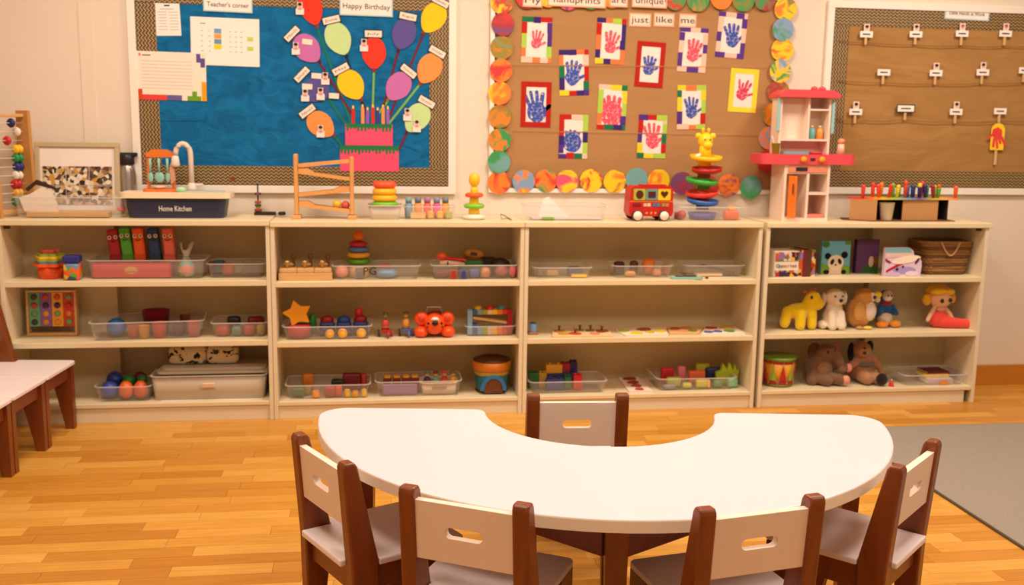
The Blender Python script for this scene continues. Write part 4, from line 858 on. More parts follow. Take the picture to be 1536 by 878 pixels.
solo('toy_pan', MB().lathe([(0, 0), (.03, 0), (.036, .012), (.034, .012), (.028, .003), (0, .003)], col((200, 70, 60))), 'small red toy pan on the pink counter', 'toy pan', (X0+.045, .12, Z4+.3185))
t = thing('salt_shaker', 'cream toy shaker standing at the end of the pink counter', 'toy shaker', (X0+.183, .14, Z4+.3185)); part('shaker_body', MB().lathe([(0, 0), (.018, 0), (.015, .05), (.0, .05)], col((238, 190, 160))), t); part('cap', MB().lathe([(.015, .0505), (.017, .07), (0, .078)], col((236, 150, 110))), t)
# ---- cardboard colour stand
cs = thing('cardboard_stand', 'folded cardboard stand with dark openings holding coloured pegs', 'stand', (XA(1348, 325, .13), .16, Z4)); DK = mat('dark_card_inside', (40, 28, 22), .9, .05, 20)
part('base_sheet', MB().prism([(-.285, -.02), (-.17, -.095), (.27, -.08), (.27, .085), (-.25, .085)], 0, .004, mat('dark_card_base', (110, 64, 36), .9), 'XY'), cs)
part('front_panel', MB().b0(.0, .185, -.062, -.056, .0045, .104, M_CARD), cs)
part('wing_panel', MB().box((-.195, -.043, .054), (.125, .006, .1), M_CARD, 0, (0, 0, -.45)), cs)
part('inner_box', MB().b0(-.135, .245, .02, .026, .0045, .104, DK).b0(.239, .245, -.05, .02, .0045, .104, DK).b0(-.2, -.194, -.01, .05, .0045, .104, DK).b0(-.135, -.129, -.03, .02, .0045, .104, DK), cs)
def rainbow():
    m = bpy.data.materials.new('rainbow_strip'); m.use_nodes = True; nt = m.node_tree; b = nt.nodes['Principled BSDF']; tc = nt.nodes.new('ShaderNodeTexCoord'); sp = nt.nodes.new('ShaderNodeSeparateXYZ'); nt.links.new(tc.outputs['Object'], sp.inputs[0])
    mr = nt.nodes.new('ShaderNodeMapRange'); mr.inputs[1].default_value = -.25; mr.inputs[2].default_value = .28; nt.links.new(sp.outputs[0], mr.inputs[0]); ra = nt.nodes.new('ShaderNodeValToRGB'); e = ra.color_ramp.elements
    cs_ = [(226, 60, 50), (236, 70, 50), (250, 190, 40), (190, 200, 60), (130, 180, 170), (120, 80, 160), (190, 190, 60), (250, 180, 90), (240, 130, 60)]
    while len(e) < len(cs_): e.new(.5)
    for i, c_ in enumerate(cs_): e[i].position = i/8; e[i].color = (*lin(c_), 1)
    nt.links.new(mr.outputs[0], ra.inputs[0]); nt.links.new(ra.outputs[0], b.inputs['Base Color']); return m
part('colour_board', MB().prism([(-.26, .0), (-.14, -.075), (.285, -.068), (.285, .03), (-.2, .05)], .1045, .112, rainbow(), 'XY'), cs)
PEGS = [(1290, 19, (226, 60, 50), 0), (1308, 22, (224, 66, 50), .0), (1315, 20, (226, 72, 36), .1), (1321, 22, (242, 130, 40), -.05), (1329, 20, (214, 50, 30), -.15), (1338, 21, (120, 180, 50), 0), (1342, 19, (236, 206, 40), -.1), (1348, 19, (80, 150, 90), .0), (1353, 26, (220, 76, 40), 0), (1360, 18, (80, 110, 180), 0), (1365, 19, (44, 56, 130), 0), (1370, 17, (50, 130, 90), 0), (1374, 22, (36, 40, 96), 0), (1380, 25, (214, 60, 50), -.08), (1384, 20, (50, 40, 96), .05), (1390, 16, (60, 140, 130), 0), (1395, 20, (150, 30, 50), .1), (1400, 19, (200, 200, 50), 0), (1403, 15, (90, 160, 40), -.1), (1408, 20, (228, 96, 40), 0), (1428, 18, (234, 96, 36), 0)]
nmc = ['coral red', 'tomato red', 'rust', 'orange', 'leaning scarlet', 'leaf green', 'lemon', 'sage green', 'tall vermilion', 'cornflower blue', 'royal navy', 'jade', 'deep navy', 'tall leaning red', 'dark plum', 'teal', 'maroon', 'chartreuse', 'grass green', 'pumpkin', 'lone orange']
for i, (px, hp, cc, tl) in enumerate(PEGS):
    t = thing('colour_peg', nmc[i]+' peg standing on the cardboard stand', 'peg', (XA(px, 295, .15), .122+.024*(i % 2)+(.008 if i % 4 > 1 else 0), Z4+.1125), 0, 'coloured pegs on the cardboard stand'); t.rotation_euler = (0, -tl, 0); h_ = hp/300
    part('peg_shaft', MB().lathe([(.0075, 0), (.010, h_*.66), (.010, h_*.7), (0, h_*.7)], col(cc), n=10), t); part('peg_head', MB().lathe([(.008, h_*.7+.0003), (.0105, h_*.74), (.0095, h_*.95), (0, h_)], col(cc if i not in (12,) else (244, 206, 70)), n=10), t)
solo('paper_cup', cup(.027, .036, .085, (240, 224, 202)), 'white paper cup in the opening of the cardboard stand', 'cup', (cs.location.x-.083, .16-.062, Z4+.0045))
# ================================================================ shelves of the first unit
A1, A2, A3 = ZS[1][2], ZS[1][1], ZS[1][0]
def yat(px, py, Z): return max(.012, min(.30, P(px, py, Z)[1]))
# nested flower cups
t = thing('nesting_cups', 'tower of scalloped nesting cups on an orange pot', 'stacking cups', (XA(76, 415, .10), .115, A1))
def flower(R_, z0, z1, c_): 
    return MB().prism([((R_+R_*.13*math.cos(6*a))*math.cos(a), (R_+R_*.13*math.cos(6*a))*math.sin(a)) for a in [2*PI*i/48 for i in range(48)]], z0, z1, col(c_), 'XY')
part('pot', MB().lathe([(0, 0), (.052, 0), (.056, .055), (0, .055)], col((230, 80, 24))), t); part('pot_rim', flower(.066, .0555, .068, (236, 90, 30)), t)
for z, R_, cc in ((.0685, .058, (110, 130, 140)), (.0795, .060, (150, 170, 60)), (.0905, .057, (236, 196, 40)), (.1015, .050, (150, 180, 60)), (.1125, .037, (214, 90, 80)), (.1205, .036, (226, 110, 100))): part('cup', flower(R_, z, z+.0105 if z < .11 else z+.0075, cc), t)
t = thing('toy_jar', 'small jar of colourful pieces with a navy lid', 'jar', (XA(109, 420, .05), .06, A1))
def confetti(name, cs_, scale):
    m = bpy.data.materials.new(name); m.use_nodes = True; nt = m.node_tree; b = nt.nodes['Principled BSDF']; tc = nt.nodes.new('ShaderNodeTexCoord'); vo = nt.nodes.new('ShaderNodeTexVoronoi'); vo.inputs['Scale'].default_value = scale
    nt.links.new(tc.outputs['Object'], vo.inputs['Vector']); sp = nt.nodes.new('ShaderNodeSeparateColor'); nt.links.new(vo.outputs['Color'], sp.inputs[0]); ra = nt.nodes.new('ShaderNodeValToRGB'); ra.color_ramp.interpolation = 'CONSTANT'; e = ra.color_ramp.elements
    while len(e) < len(cs_): e.new(.5)
    for i, c_ in enumerate(cs_): e[i].position = i/len(cs_); e[i].color = (*lin(c_), 1)
    nt.links.new(sp.outputs[0], ra.inputs[0]); nt.links.new(ra.outputs[0], b.inputs['Base Color']); b.inputs['Roughness'].default_value = .35; return m
part('jar_body', MB().box((0, 0, .038), (.068, .06, .076), confetti('jar_pieces', [(236, 100, 40), (110, 140, 170), (60, 80, 120), (226, 190, 50), (90, 170, 60), (234, 90, 40)], 55), .012, None, 2), t); part('lid', MB().box((0, 0, .0925), (.07, .062, .032), col((40, 44, 120)), .006), t)
# tray of finger puppets
T = tray('large clear tray with the red card box and finger puppets', 132, 305, 392, 421, A1, .21, .055)
def faces(t, z, h_, w2, dark):
    for s in (-1, 1):
        e = part('eye', MB().ball((s*w2*.28, -w2*.5-.001, z), (w2*.19, .003, w2*.2), col((240, 226, 214))), t); part('pupil', MB().ball((s*w2*.28+.001, -w2*.5-.0045, z), (w2*.08, .002, w2*.09), col((30, 20, 20))), e)
    part('mouth', MB().tube([(-w2*.22, -w2*.5-.0015, z-w2*.34), (0, -w2*.5-.0015, z-w2*.46), (w2*.22, -w2*.5-.0015, z-w2*.34)], .0016, col((60, 20, 20)), 6), t)
bx = thing('red_card_box', 'flat red card box with an oval crest lying in the puppet tray', 'box', (XA(197, 415, .08), T.Yf+.087, T.Z))
part('box_body', MB().box((0, 0, .032), (.33, .118, .064), col((214, 62, 58), .6), .003), bx); part('oval_crest', MB().prism(ell(.0, .034, .028, .017, 20), -.0608, -.0592, paper((226, 170, 96))), bx); part('crest_band', MB().b0(-.02, .02, -.0615, -.0609, .024, .03, paper((200, 120, 70))), bx)
for i, (px, hh, cc, tl, nm) in enumerate(((172, .145, (170, 24, 36), -.10, 'crimson'), (190, .153, (84, 170, 50), -.10, 'green'), (208, .151, (232, 96, 26), -.06, 'orange'), (231, .151, (30, 64, 100), -.08, 'dark blue'), (252, .151, (226, 104, 84), -.05, 'salmon'))):
    t = thing('finger_puppet', nm+' square finger puppet with googly eyes standing on the red box', 'finger puppet', (XA(px+4, 395, .15), T.Yf+.10, T.Z+.0645), 0, 'finger puppets in a row'); t.rotation_euler = (0, tl, 0)
    part('puppet_body', MB().box((0, 0, hh/2), (.046, .046, hh), col(cc, .6), .006), t); part('foot_fold', MB().box((0, -.002, .018), (.05, .052, .034), col(tuple(int(v*.85) for v in cc), .6), .005), t); faces(t, hh-.034, hh, .046, 0)
t = thing('snack_bag', 'twisted clear bag of wrapped sweets in the puppet tray', 'bag', (XA(278, 415, .09), T.Yf+.07, T.Z))
part('bag_body', MB().lathe([(0, 0), (.03, .002), (.038, .025), (.034, .055), (.016, .08), (.012, .09)], confetti('wrapped_sweets', [(240, 130, 90), (140, 200, 190), (236, 210, 190), (120, 180, 90), (240, 150, 140), (200, 190, 180)], 60)), t)
part('bag_top', MB().add([(.012*math.cos(a)*(1 if j == 0 else (2.2+.9*math.cos(3*a))), .012*math.sin(a)*(1 if j == 0 else 2), .09 if j == 0 else .135+.02*math.sin(2*a+1)) for j in range(2) for a in [2*PI*i/16 for i in range(16)]], [(i, (i+1) % 16, 16+(i+1) % 16, 16+i) for i in range(16)], M_CLRIM, None, True), t)
T = tray('small clear tray with an orange pot beside the finger puppets', 309, 397, 398, 420, A1, .19, .075)
put(T, 343, .07, MB().lathe([(0, 0), (.022, 0), (.03, .02), (.026, .052), (.012, .058), (0, .058)], col((190, 76, 40))), 'toy_pot', 'rust orange toy pot in the small clear tray', 'toy pot')
put(T, 366, .08, MB().tube([(-.012, 0, .006), (.004, 0, .04), (-.004, 0, .07), (.014, 0, .055)], .004, col((150, 150, 110))), 'twisted_wire', 'twisted grey green stem in the small clear tray', 'toy'); put(T, 330, .14, blk(.05, .03, .06, (60, 100, 100), .006), 'toy_block', 'dark teal block at the back of the small clear tray', 'toy block'); put(T, 318, .13, blk(.03, .03, .056, (120, 50, 60), .006), 'toy_block', 'plum block at the back of the small clear tray', 'toy block')
# middle shelf: pegboard, cups tray, small tray
pb = thing('bead_board', 'square frame board with four coloured strips of round pegs', 'toy board', (XA(80, 505, .17), .175, A2)); pb.rotation_euler = (-.06, 0, 0); FW_ = .215
for a in ((-FW_/2, FW_/2, 0, .014), (-FW_/2, FW_/2, .196, .206), (-FW_/2, -FW_/2+.01, .014, .196), (FW_/2-.01, FW_/2, .014, .196)): part('frame_rail', MB().b0(a[0], a[1], -.02, .02, a[2], a[3], M_WOOD, .002), pb)
grid = [[(76, 56, 30), (190, 60, 50), (100, 150, 110), (50, 50, 60)], [(200, 60, 50), (70, 36, 90), (220, 150, 50), (214, 140, 50)], [(206, 70, 30), (70, 24, 60), (120, 160, 90), (226, 150, 40)], [(120, 150, 90), (196, 44, 24), (226, 120, 60), (110, 160, 100)]]
for i, cc in enumerate(((110, 168, 120), (140, 96, 160), (240, 160, 40), (206, 60, 24))):
    x = -.0735+i*.049; st = part('strip', MB().b0(x-.024, x+.024, -.012, .004, .042, .194, col(cc), .001), pb)
    for j in range(4): part('peg', MB().lathe([(0, 0), (.0135, 0), (.0135, .004), (.009, .007), (0, .007)], col(grid[i][j]), (0, 0, 0), 14, Matrix.Translation((x, -.0122, .175-j*.0375)) @ Matrix.Rotation(PI/2, 4, 'X')), st)
T = tray('large clear tray of coloured cups set askew on the shelf', 134, 300, 486, 514, A2, .235, .04, .10, h=.082)
put(T, 176, .075, bal(.043, (22, 96, 160)), 'toy_ball', 'blue ball in the tray of cups', 'ball')
put(T, 236, .155, cup(.05, .06, .105, (150, 40, 70)), 'toy_bowl', 'dark pink bowl at the back of the tray of cups', 'bowl')
for i, (px, dy, r, hh, cc, nm) in enumerate(((201, .05, .024, .052, (228, 104, 36), 'orange'), (217, .045, .025, .055, (240, 166, 30), 'amber'), (240, .062, .032, .066, (232, 60, 40), 'red'), (268, .09, .025, .06, (140, 80, 140), 'purple'), (291, .075, .03, .068, (226, 110, 110), 'pink'), (279, .17, .024, .085, (180, 110, 80), 'tan'))): put(T, px, dy, cup(r*.82, r, hh, cc), 'toy_cup', nm+' cup standing in the askew clear tray', 'toy cup', 0, 0, 'cups in the askew tray')
T = tray('small clear tray of mixed shapes at the end of the middle shelf', 316, 401, 490, 513, A2, .2, .06)
for i, (px, dy, w2, hh, cc, ry, nm) in enumerate(((335, .05, .055, .05, (190, 64, 40), 0, 'brick red'), (356, .045, .045, .045, (110, 130, 110), 0, 'grey green'), (374, .05, .05, .048, (180, 60, 50), 0, 'dull red'), (392, .05, .036, .05, (160, 130, 20), 0, 'mustard'), (352, .13, .06, .074, (40, 30, 30), 0, 'black'), (385, .13, .075, .072, (130, 20, 20), 0, 'maroon'))): put(T, px, dy, MB().box((0, 0, hh/2), (w2, .045, hh), col(cc), .014, None, 3), 'toy_shape', nm+' rounded shape in the small middle-shelf tray', 'toy', 0, .3*((i % 3)-1))
# bottom shelf: ball tray, storage bin, patterned roll
T = tray('clear tray of blue, orange and green balls behind the row of chairs', 142, 226, 581, 602, A3, .2, .03, h=.072)
for i, (px, dy, r, cc, nm) in enumerate(((166, .068, .044, (56, 84, 170), 'large blue'), (190, .05, .0, (236, 104, 36), 'front orange'), (212, .05, .0, (226, 96, 30), 'second orange'), (174, .14, .042, (30, 56, 130), 'deep blue'), (195, .12, .033, (40, 120, 40), 'green'), (212, .155, .036, (90, 20, 40), 'dark crimson'), (215, .105, .026, (40, 110, 40), 'second green'))):
    if r == 0: m = MB().ball((0, 0, .042), (.032, .032, .042), col(cc), 16)
    else: m = bal(r*.9, cc)
    put(T, px, dy, m, 'toy_ball', nm+' ball in the bottom-shelf ball tray', 'ball', (0, 0, 0, .03, .036, .034, .05)[i], 0, 'balls in the bottom tray')
bn = tray('big milky storage bin with stacked lids on the bottom shelf', 228, 399, 568, 604, A3, .24, .03, name='storage_bin', m=M_MILK, h=.115)
part('lid', MB().prism(rrect(.012, .02, bn.w-.02, .205, .03), .1155, .126, M_MILK, 'XY'), bn.root); part('lid', MB().prism(rrect(.016, .03, bn.w-.05, .18, .03), .1265, .138, M_MILK, 'XY'), bn.root); part('clasp', MB().b0(-.03, .03, -.129, -.1145, .062, .082, col((226, 190, 150)), .002), bn.root)
part('base_sheet', MB().b0(-.21, .235, -.11, .11, -.0, .0012, paper((240, 226, 214))), bn.root)
def blotch():
    m = sheet_mat('leaf_print_cloth', (236, 222, 196), (238, 226, 200), 26, .2, (1, 1, 1)); nt = m.node_tree; b = nt.nodes['Principled BSDF']; nz = [n for n in nt.nodes if n.type == 'TEX_NOISE'][0]
    ra = nt.nodes.new('ShaderNodeValToRGB'); e = ra.color_ramp.elements; e[0].position = .40; e[0].color = (*lin((34, 40, 34)), 1); e[1].position = .44; e[1].color = (*lin((236, 222, 196)), 1); nt.links.new(nz.outputs['Fac'], ra.inputs[0]); nt.links.new(ra.outputs[0], b.inputs['Base Color']); nz.inputs['Scale'].default_value = 24; return m
MBL = blotch()
t = thing('rolled_mat', 'two rolled cloths printed with dark leaves lying on the storage bin', 'rolled cloth', (XA(306, 550, .13), bn.loc[1]+.02, A3+.1385))
for x0, x1 in ((-.158, .008), (.012, .15)):
    part('cloth_roll', MB().lathe([(0, x0), (.03, x0), (.042, x0+.012), (.044, (x0+x1)/2), (.042, x1-.012), (.03, x1), (0, x1)], MBL, (0, 0, 0), 18, Matrix.Translation((0, 0, .044)) @ Matrix.Rotation(PI/2, 4, 'Y')), t)
# ================================================================ second unit
B1, B2, B3 = ZS[2][2], ZS[2][1], ZS[2][0]
t = thing('knob_cylinder_block', 'pale wooden block with three brass-knobbed pegs and curled handles', 'wooden toy', (XA(459, 419, .08), .10, B1)); M_BR = mat('brass_knob', (190, 150, 80), .35, .1, 30, metal=.5)
part('block_body', MB().b0(-.118, .118, -.055, .055, 0, .034, M_WOOD, .002), t)
for i in range(3):
    x = -.077+i*.077; p_ = part('block_top', MB().b0(x-.038, x+.038, -.05, .05, .0345, .054, M_WOOD, .003), t)
    part('knob', MB().lathe([(.008, .0545), (.006, .066), (.012, .078), (.011, .086), (0, .09)], M_BR, (x-.004, -.03, 0)), p_); part('knob', MB().lathe([(.008, .0545), (.006, .08), (.013, .1), (.011, .11), (0, .113)], mat('dark_knob', (110, 70, 36), .4), (x+.02, .02, 0)), p_)
    part('spoon_wing', MB().ball((x, .02, .064), (.026, .016, .010), M_WOOD), p_)
T = tray('clear tray marked with black handwriting, holding the rainbow ring tower', 498, 632, 399, 421, B1, .2, .045)
text('PG', .05, col((24, 18, 16)), T.root, (-.03, -.0985, .04), ex=.0003, rx=PI/2+.1)
t = thing('rainbow_ring_tower', 'rainbow ring tower with orange ball on top standing in the marked tray', 'ring stacker', (XA(538, 412, .14), .15, T.Z))
part('pole_base', MB().lathe([(0, 0), (.048, 0), (.048, .05), (.02, .06), (0, .06)], col((230, 190, 110))), t)
for z, R_, cc in ((.0605, .055, (86, 150, 30)), (.0885, .052, (232, 160, 40)), (.1145, .047, (74, 112, 160)), (.1385, .044, (170, 24, 28))): part('ring', MB().lathe([(.012, 0), (R_-.010, 0), (R_, .009), (R_, .015), (R_-.010, .0235), (.012, .0235)], col(cc), (0, 0, z)), t)
part('top_ball', MB().ball((0, 0, .187), .026, col((226, 120, 24)), 16), t)
put(T, 513, .06, bal(.030, (240, 140, 116)), 'toy_ball', 'peach ball in the marked clear tray', 'ball')
put(T, 540, .035, blk(.04, .018, .05, (120, 104, 110), .004), 'toy_block', 'grey block behind the handwriting in the marked tray', 'toy block')
put(T, 580, .075, MB().lathe([(0, 0), (.04, 0), (.052, .018), (.046, .034), (.03, .04), (0, .04)], col((110, 150, 180))), 'toy_boat', 'blue grey toy hull in the marked clear tray', 'toy boat'); put(T, 578, .115, MB().prism(ell(0, .03, .035, .028, 14), -.01, .01, col((226, 130, 90))), 'toy_disc', 'orange disc at the back of the marked clear tray', 'toy')
T = tray('clear tray heaped with mixed toys beneath a brown toy shoe', 646, 779, 398, 420, B1, .2, .045)
for i, (px, dy, mk, nm) in enumerate((
    (665, .05, blk(.08, .03, .032, (110, 40, 50), .008), 'maroon block'), (680, .03, cup(.018, .02, .036, (210, 50, 40)), 'red cup'), (695, .03, cup(.018, .02, .036, (70, 80, 170)), 'violet blue cup'), (711, .05, blk(.045, .04, .04, (70, 86, 150), .006), 'slate blue block'),
    (728, .045, MB().lathe([(0, 0), (.02, 0), (.024, .02), (.018, .046), (0, .05)], col((206, 130, 80))), 'tan acorn'), (769, .05, MB().ball((0, 0, .028), (.02, .018, .028), col((214, 60, 60))), 'red egg'), (752, .05, MB().ball((0, 0, .03), (.03, .02, .028), col((170, 80, 70))), 'dusky red egg'),
    (705, .13, blk(.12, .05, .074, (70, 130, 60), .012), 'moss green case'), (750, .12, MB().ball((0, 0, .042), (.05, .035, .042), col((40, 28, 26))), 'black lump'), (730, .158, blk(.09, .045, .082, (46, 30, 30), .01), 'dark brown case'))):
    put(T, px, dy, mk, 'mixed_toy', nm+' in the heaped toy tray', 'toy', 0, 0, 'toys in the heaped tray')
t = thing('toy_plane', 'cream and red toy plane lying across the heaped tray', 'toy plane', (XA(678, 395, .10), T.Yf+.07, T.Z+.052)); part('fuselage', MB().tube([(-.055, 0, .016), (-.02, 0, .018), (.04, 0, .012), (.06, 0, .008)], [.012, .016, .013, .006], col((236, 206, 170))), t)
part('wing', MB().box((.0, 0, .036), (.13, .05, .008), col((206, 44, 26)), .002, (0, .12, 0)), t); part('nose', MB().ball((-.048, -.006, .046), (.026, .02, .018), col((226, 90, 40))), t); part('propeller', MB().box((-.02, -.018, .012), (.006, .004, .02), col((50, 40, 36)), .001), t)
t = thing('toy_shoe', 'brown rounded toy shoe on top of the heaped tray', 'toy shoe', (XA(711, 385, .13), T.Yf+.13, T.Z+.0745)); t.rotation_euler = (0, .12, 0)
part('shoe_upper', MB().ball((0, 0, .026), (.05, .026, .024), col((176, 112, 44)), 16), t); part('shoe_strap', MB().b0(-.018, .014, -.0275, -.0235, .022, .036, col((70, 36, 20)), .001), t); part('sole', MB().prism(rrect(0, 0, .09, .04, .018), .0, .008, col((110, 60, 30)), 'XY'), t)
# middle shelf
T = tray('clear tray of yellow balls, blue cars and a star', 424, 558, 487, 508, B2, .2, .035)
put(T, 449, .075, MB().lathe([(0, 0), (.05, 0), (.054, .05), (.046, .058), (0, .058)], col((180, 50, 50))), 'toy_bowl', 'upturned red bowl under the yellow star', 'bowl')
st_ = []
for i in range(10):
    a = PI/2+.25+i*PI/5; r = .062 if i % 2 == 0 else .036; st_.append((r*math.cos(a)*1.1, .053+r*math.sin(a)))
put(T, 447, .066, MB().prism(st_, -.012, .012, col((244, 166, 30)), 'XZ'), 'toy_star', 'big yellow plastic star standing on the upturned red bowl', 'toy star', .058)
put(T, 469, .135, MB().ball((0, 0, .05), (.02, .02, .05), col((40, 130, 40))), 'toy_egg', 'green egg in the yellow ball tray', 'toy egg')
for i, (px, cc, dy) in enumerate(((495, (244, 176, 40), .03), (514, (246, 178, 40), .03), (542, (246, 180, 60), .03))): put(T, px, dy, bal(.0225 if i else .021, cc), 'toy_ball', ('smallest yellow ball in the yellow ball tray, below the red-roofed car', 'yellow ball below the plain blue car', 'yellow ball below the car with a driver')[i], 'ball', 0, 0, 'yellow balls in a tray')
for i, (px, dy) in enumerate(((491, .115), (516, .11), (541, .12))):
    t = thing('toy_car', ('blue toy car with a dark red roof in the yellow ball tray', 'plain blue toy car between two others in the yellow ball tray', 'blue toy car with a tall red driver in the yellow ball tray')[i], 'toy car', (XA(px, 500, T.Yf+dy), T.Yf+dy, T.Z), 0, 'blue cars in the yellow ball tray'); BLc = col((30, 64, 140))
    part('car_body', MB().box((0, 0, .038), (.07, .05, .05), BLc, .014, None, 3), t); part('cabin', MB().ball((0, 0, .07), (.032, .024, .022), BLc if i == 1 else col((150, 20, 34)), 14), t)
    if i == 2: part('driver', MB().lathe([(.014, .088), (.018, .1), (.018, .118), (0, .126)], col((190, 24, 34)), (-.008, 0, 0)), t)
    for sx in (-1, 1):
        for sy in (-1, 1): part('wheel', MB().lathe([(0, -.004), (.013, -.004), (.013, .004), (0, .004)], col((30, 26, 30)), (0, 0, 0), 12, Matrix.Translation((sx*.022, sy*.0295, .013)) @ Matrix.Rotation(PI/2, 4, 'X')), t)
def rider(px, y, c_body, c_head, c_bike, lab):
    t = thing('trike_rider', lab, 'toy figure', (XA(px, 500, y), y, B2)); wd = col((150, 100, 60))
    part('seat_block', MB().box((0, 0, .03), (.04, .034, .018), col(c_bike), .004), t); part('body', MB().lathe([(.012, .0395), (.018, .044), (.016, .075), (.009, .084)], col(c_body)), t); part('head', MB().ball((0, 0, .099), .0135, col(c_head)), t); part('hat', MB().lathe([(.014, .108), (.009, .116), (0, .12)], col((90, 80, 40))), t)
    part('handlebar', MB().tube([(-.022, -.018, .05), (.022, -.018, .05)], .003, wd), t)
    for dx, dy in ((-.03, .012), (.03, .012), (.012, -.03)): part('wheel', MB().lathe([(0, -.005), (.017, -.005), (.017, .005), (0, .005)], col(c_bike if dx > 0 else (60, 50, 46)), (0, 0, 0), 14, Matrix.Translation((dx, dy, .017)) @ Matrix.Rotation(PI/2, 4, 'Y')), t)
rider(578, .09, (206, 70, 60), (120, 120, 70), (180, 30, 40), 'little rider in red on a red-wheeled toy trike'); rider(609, .10, (226, 160, 60), (170, 140, 50), (80, 100, 160), 'little rider in yellow on a blue-wheeled toy trike')
# orange animal drum toy
t = thing('orange_animal_toy', 'glossy orange round-faced animal toy with black nose', 'toy animal', (XA(652, 510, .06), .085, B2)); OG = col((238, 82, 24), .25)
part('face', MB().ball((0, -.005, .062), (.05, .055, .05), OG, 20), t)
for s in (-1, 1):
    e = part('ear', MB().ball((s*.06, .0, .085), (.034, .025, .034), OG, 18), t); part('inner_ear', MB().ball((s*.06, -.018, .088), (.017, .010, .017), col((210, 60, 20))), e)
    part('paw', MB().ball((s*.062, -.01, .026), (.034, .036, .026), OG, 18), t); part('eye', MB().ball((s*.03, -.048, .072), (.006, .004, .006), col((40, 20, 16))), t); part('cheek_spot', MB().ball((s*.036, -.047, .055), (.005, .003, .005), col((90, 30, 16))), t)
part('nose', MB().ball((0, -.058, .074), (.015, .008, .012), col((24, 18, 18))), t); part('muzzle_patch', MB().ball((0, -.052, .093), (.018, .008, .009), col((240, 226, 216))), t)
part('handle', MB().tube([(-.04, .03, .1), (-.03, .03, .135), (.03, .03, .135), (.04, .03, .1)], .004, M_CLRIM), t); part('back_shell', MB().ball((.01, .05, .06), (.075, .045, .055), col((150, 30, 24)), 18), t)
# rainbow frame toy
T = tray('clear tray under the rainbow-striped frame toy', 697, 776, 488, 504, B2, .13, .065)
t = thing('rainbow_toy', 'rainbow-striped rectangular frame toy with coloured knobs on top', 'toy', (XA(734, 500, .12), T.Yf+.055, T.Z))
RBW = [(130, 176, 200), (50, 96, 160), (120, 160, 180), (150, 160, 60), (230, 190, 150), (244, 190, 40), (236, 120, 40), (214, 50, 30), (170, 20, 24)]; w9 = .212/9
for i, cc in enumerate(RBW):
    x = -.106+i*w9
    if i in (0, 8): part('stripe', MB().b0(x, x+w9-.0004, -.02, .02, 0, .118, col(cc), .001), t)
    else:
        part('stripe', MB().b0(x, x+w9-.0004, -.02, .02, .096, .118, col(cc), .001), t); part('stripe', MB().b0(x, x+w9-.0004, -.02, .02, 0, .034 if i > 1 else .05, col(cc), .001), t)
part('ramp', MB().prism([(-.08, .086), (-.08, .075), (.08, .05), (.08, .061)], -.016, .016, M_WOOD), t)
for x, cc in ((-.055, (200, 160, 40)), (.0, (190, 30, 36)), (.055, (70, 130, 140))): part('knob', MB().lathe([(.02, .1182), (.02, .124), (.012, .134), (0, .137)], col(cc), (x, 0, 0)), t)
# bottom shelf
T = tray('clear tray of green, red and yellow pieces on the bottom shelf', 428, 556, 571, 592, B3, .2, .03, h=.068)
for i, (px, dy, w2, hh, cc, nm) in enumerate(((447, .05, .065, .045, (60, 100, 60), 'bottle green'), (461, .085, .04, .05, (150, 130, 40), 'olive'), (474, .03, .034, .034, (236, 150, 60), 'orange'), (495, .04, .05, .05, (170, 60, 46), 'brick'), (508, .045, .034, .05, (200, 70, 50), 'red'), (521, .03, .028, .036, (226, 176, 40), 'yellow'), (533, .028, .03, .03, (214, 150, 40), 'ochre'), (546, .03, .026, .036, (228, 180, 60), 'pale yellow'), (462, .15, .05, .084, (214, 120, 30), 'amber'), (507, .13, .06, .06, (40, 40, 30), 'black'), (528, .14, .085, .086, (110, 12, 20), 'wine red'), (546, .145, .03, .082, (170, 50, 30), 'rust'))): put(T, px, dy, MB().box((0, 0, hh/2), (w2, .035, hh), col(cc), .010, None, 2), 'toy_piece', nm+' piece in the green, red and yellow tray', 'toy', 0, .2*((i*7) % 3-1), 'pieces in a bottom tray')
T = tray('clear tray with a white basket and rows of stamps', 563, 694, 566, 589, B3, .2, .035, h=.075)
wb = tray('small white basket set inside the stamp tray', 630, 688, 567, 584, B3+.004, .13, T.Yf+.02, name='white_basket', m=mat('white_basket_plastic', (236, 214, 186), .5, .02, 10), ins=.006, h=.058)
part('slot', MB().prism(rrect(.0, .034, .07, .014, .006), -.066, -.062, col((170, 140, 120))), wb.root)
for i, px in enumerate((581, 595, 609, 622)):
    t = thing('toy_stamp', ('amber-topped stamp at the open end of the stamp row', 'second stamp from the open end of the stamp row', 'third stamp, one short of the white basket', 'amber-topped stamp touching the white basket')[i], 'stamp', (XA(px, 570, .12), .12, T.Z), 0, 'row of stamps'); part('stamp_body', MB().b0(-.019, .019, -.02, .02, 0, .072, col((110, 24, 26)), .003), t); part('stamp_top', MB().b0(-.015, .015, -.0215, .016, .0725, .084, col((226, 160, 60)), .003), t)
put(T, 600, .045, blk(.16, .02, .05, (150, 110, 150), .003), 'stamp_pad', 'pale violet pad strip at the front of the stamp tray', 'stamp pad')
for i, (px, c1, c2, nm) in enumerate(((641, (60, 36, 80), (60, 140, 90), 'violet figure with green cap'), (654, (110, 170, 150), (120, 40, 40), 'mint figure with maroon cap'), (667, (206, 50, 40), (206, 60, 44), 'all red figure'), (680, (226, 170, 30), (110, 100, 50), 'yellow figure with olive cap'))):
    t = thing('peg_figure', nm+' standing in the small white basket', 'toy figure', (XA(px, 570, .10), T.Yf+.085, B3+.008), 0, 'peg figures in the white basket'); part('body', MB().lathe([(0, 0), (.016, 0), (.017, .05), (.012, .066), (.008, .068)], col(c1)), t); part('head', MB().ball((0, 0, .08), .0125, col((214, 160, 120))), t); part('cap', MB().lathe([(.0135, .084), (.012, .092), (0, .098)], col(c2)), t)
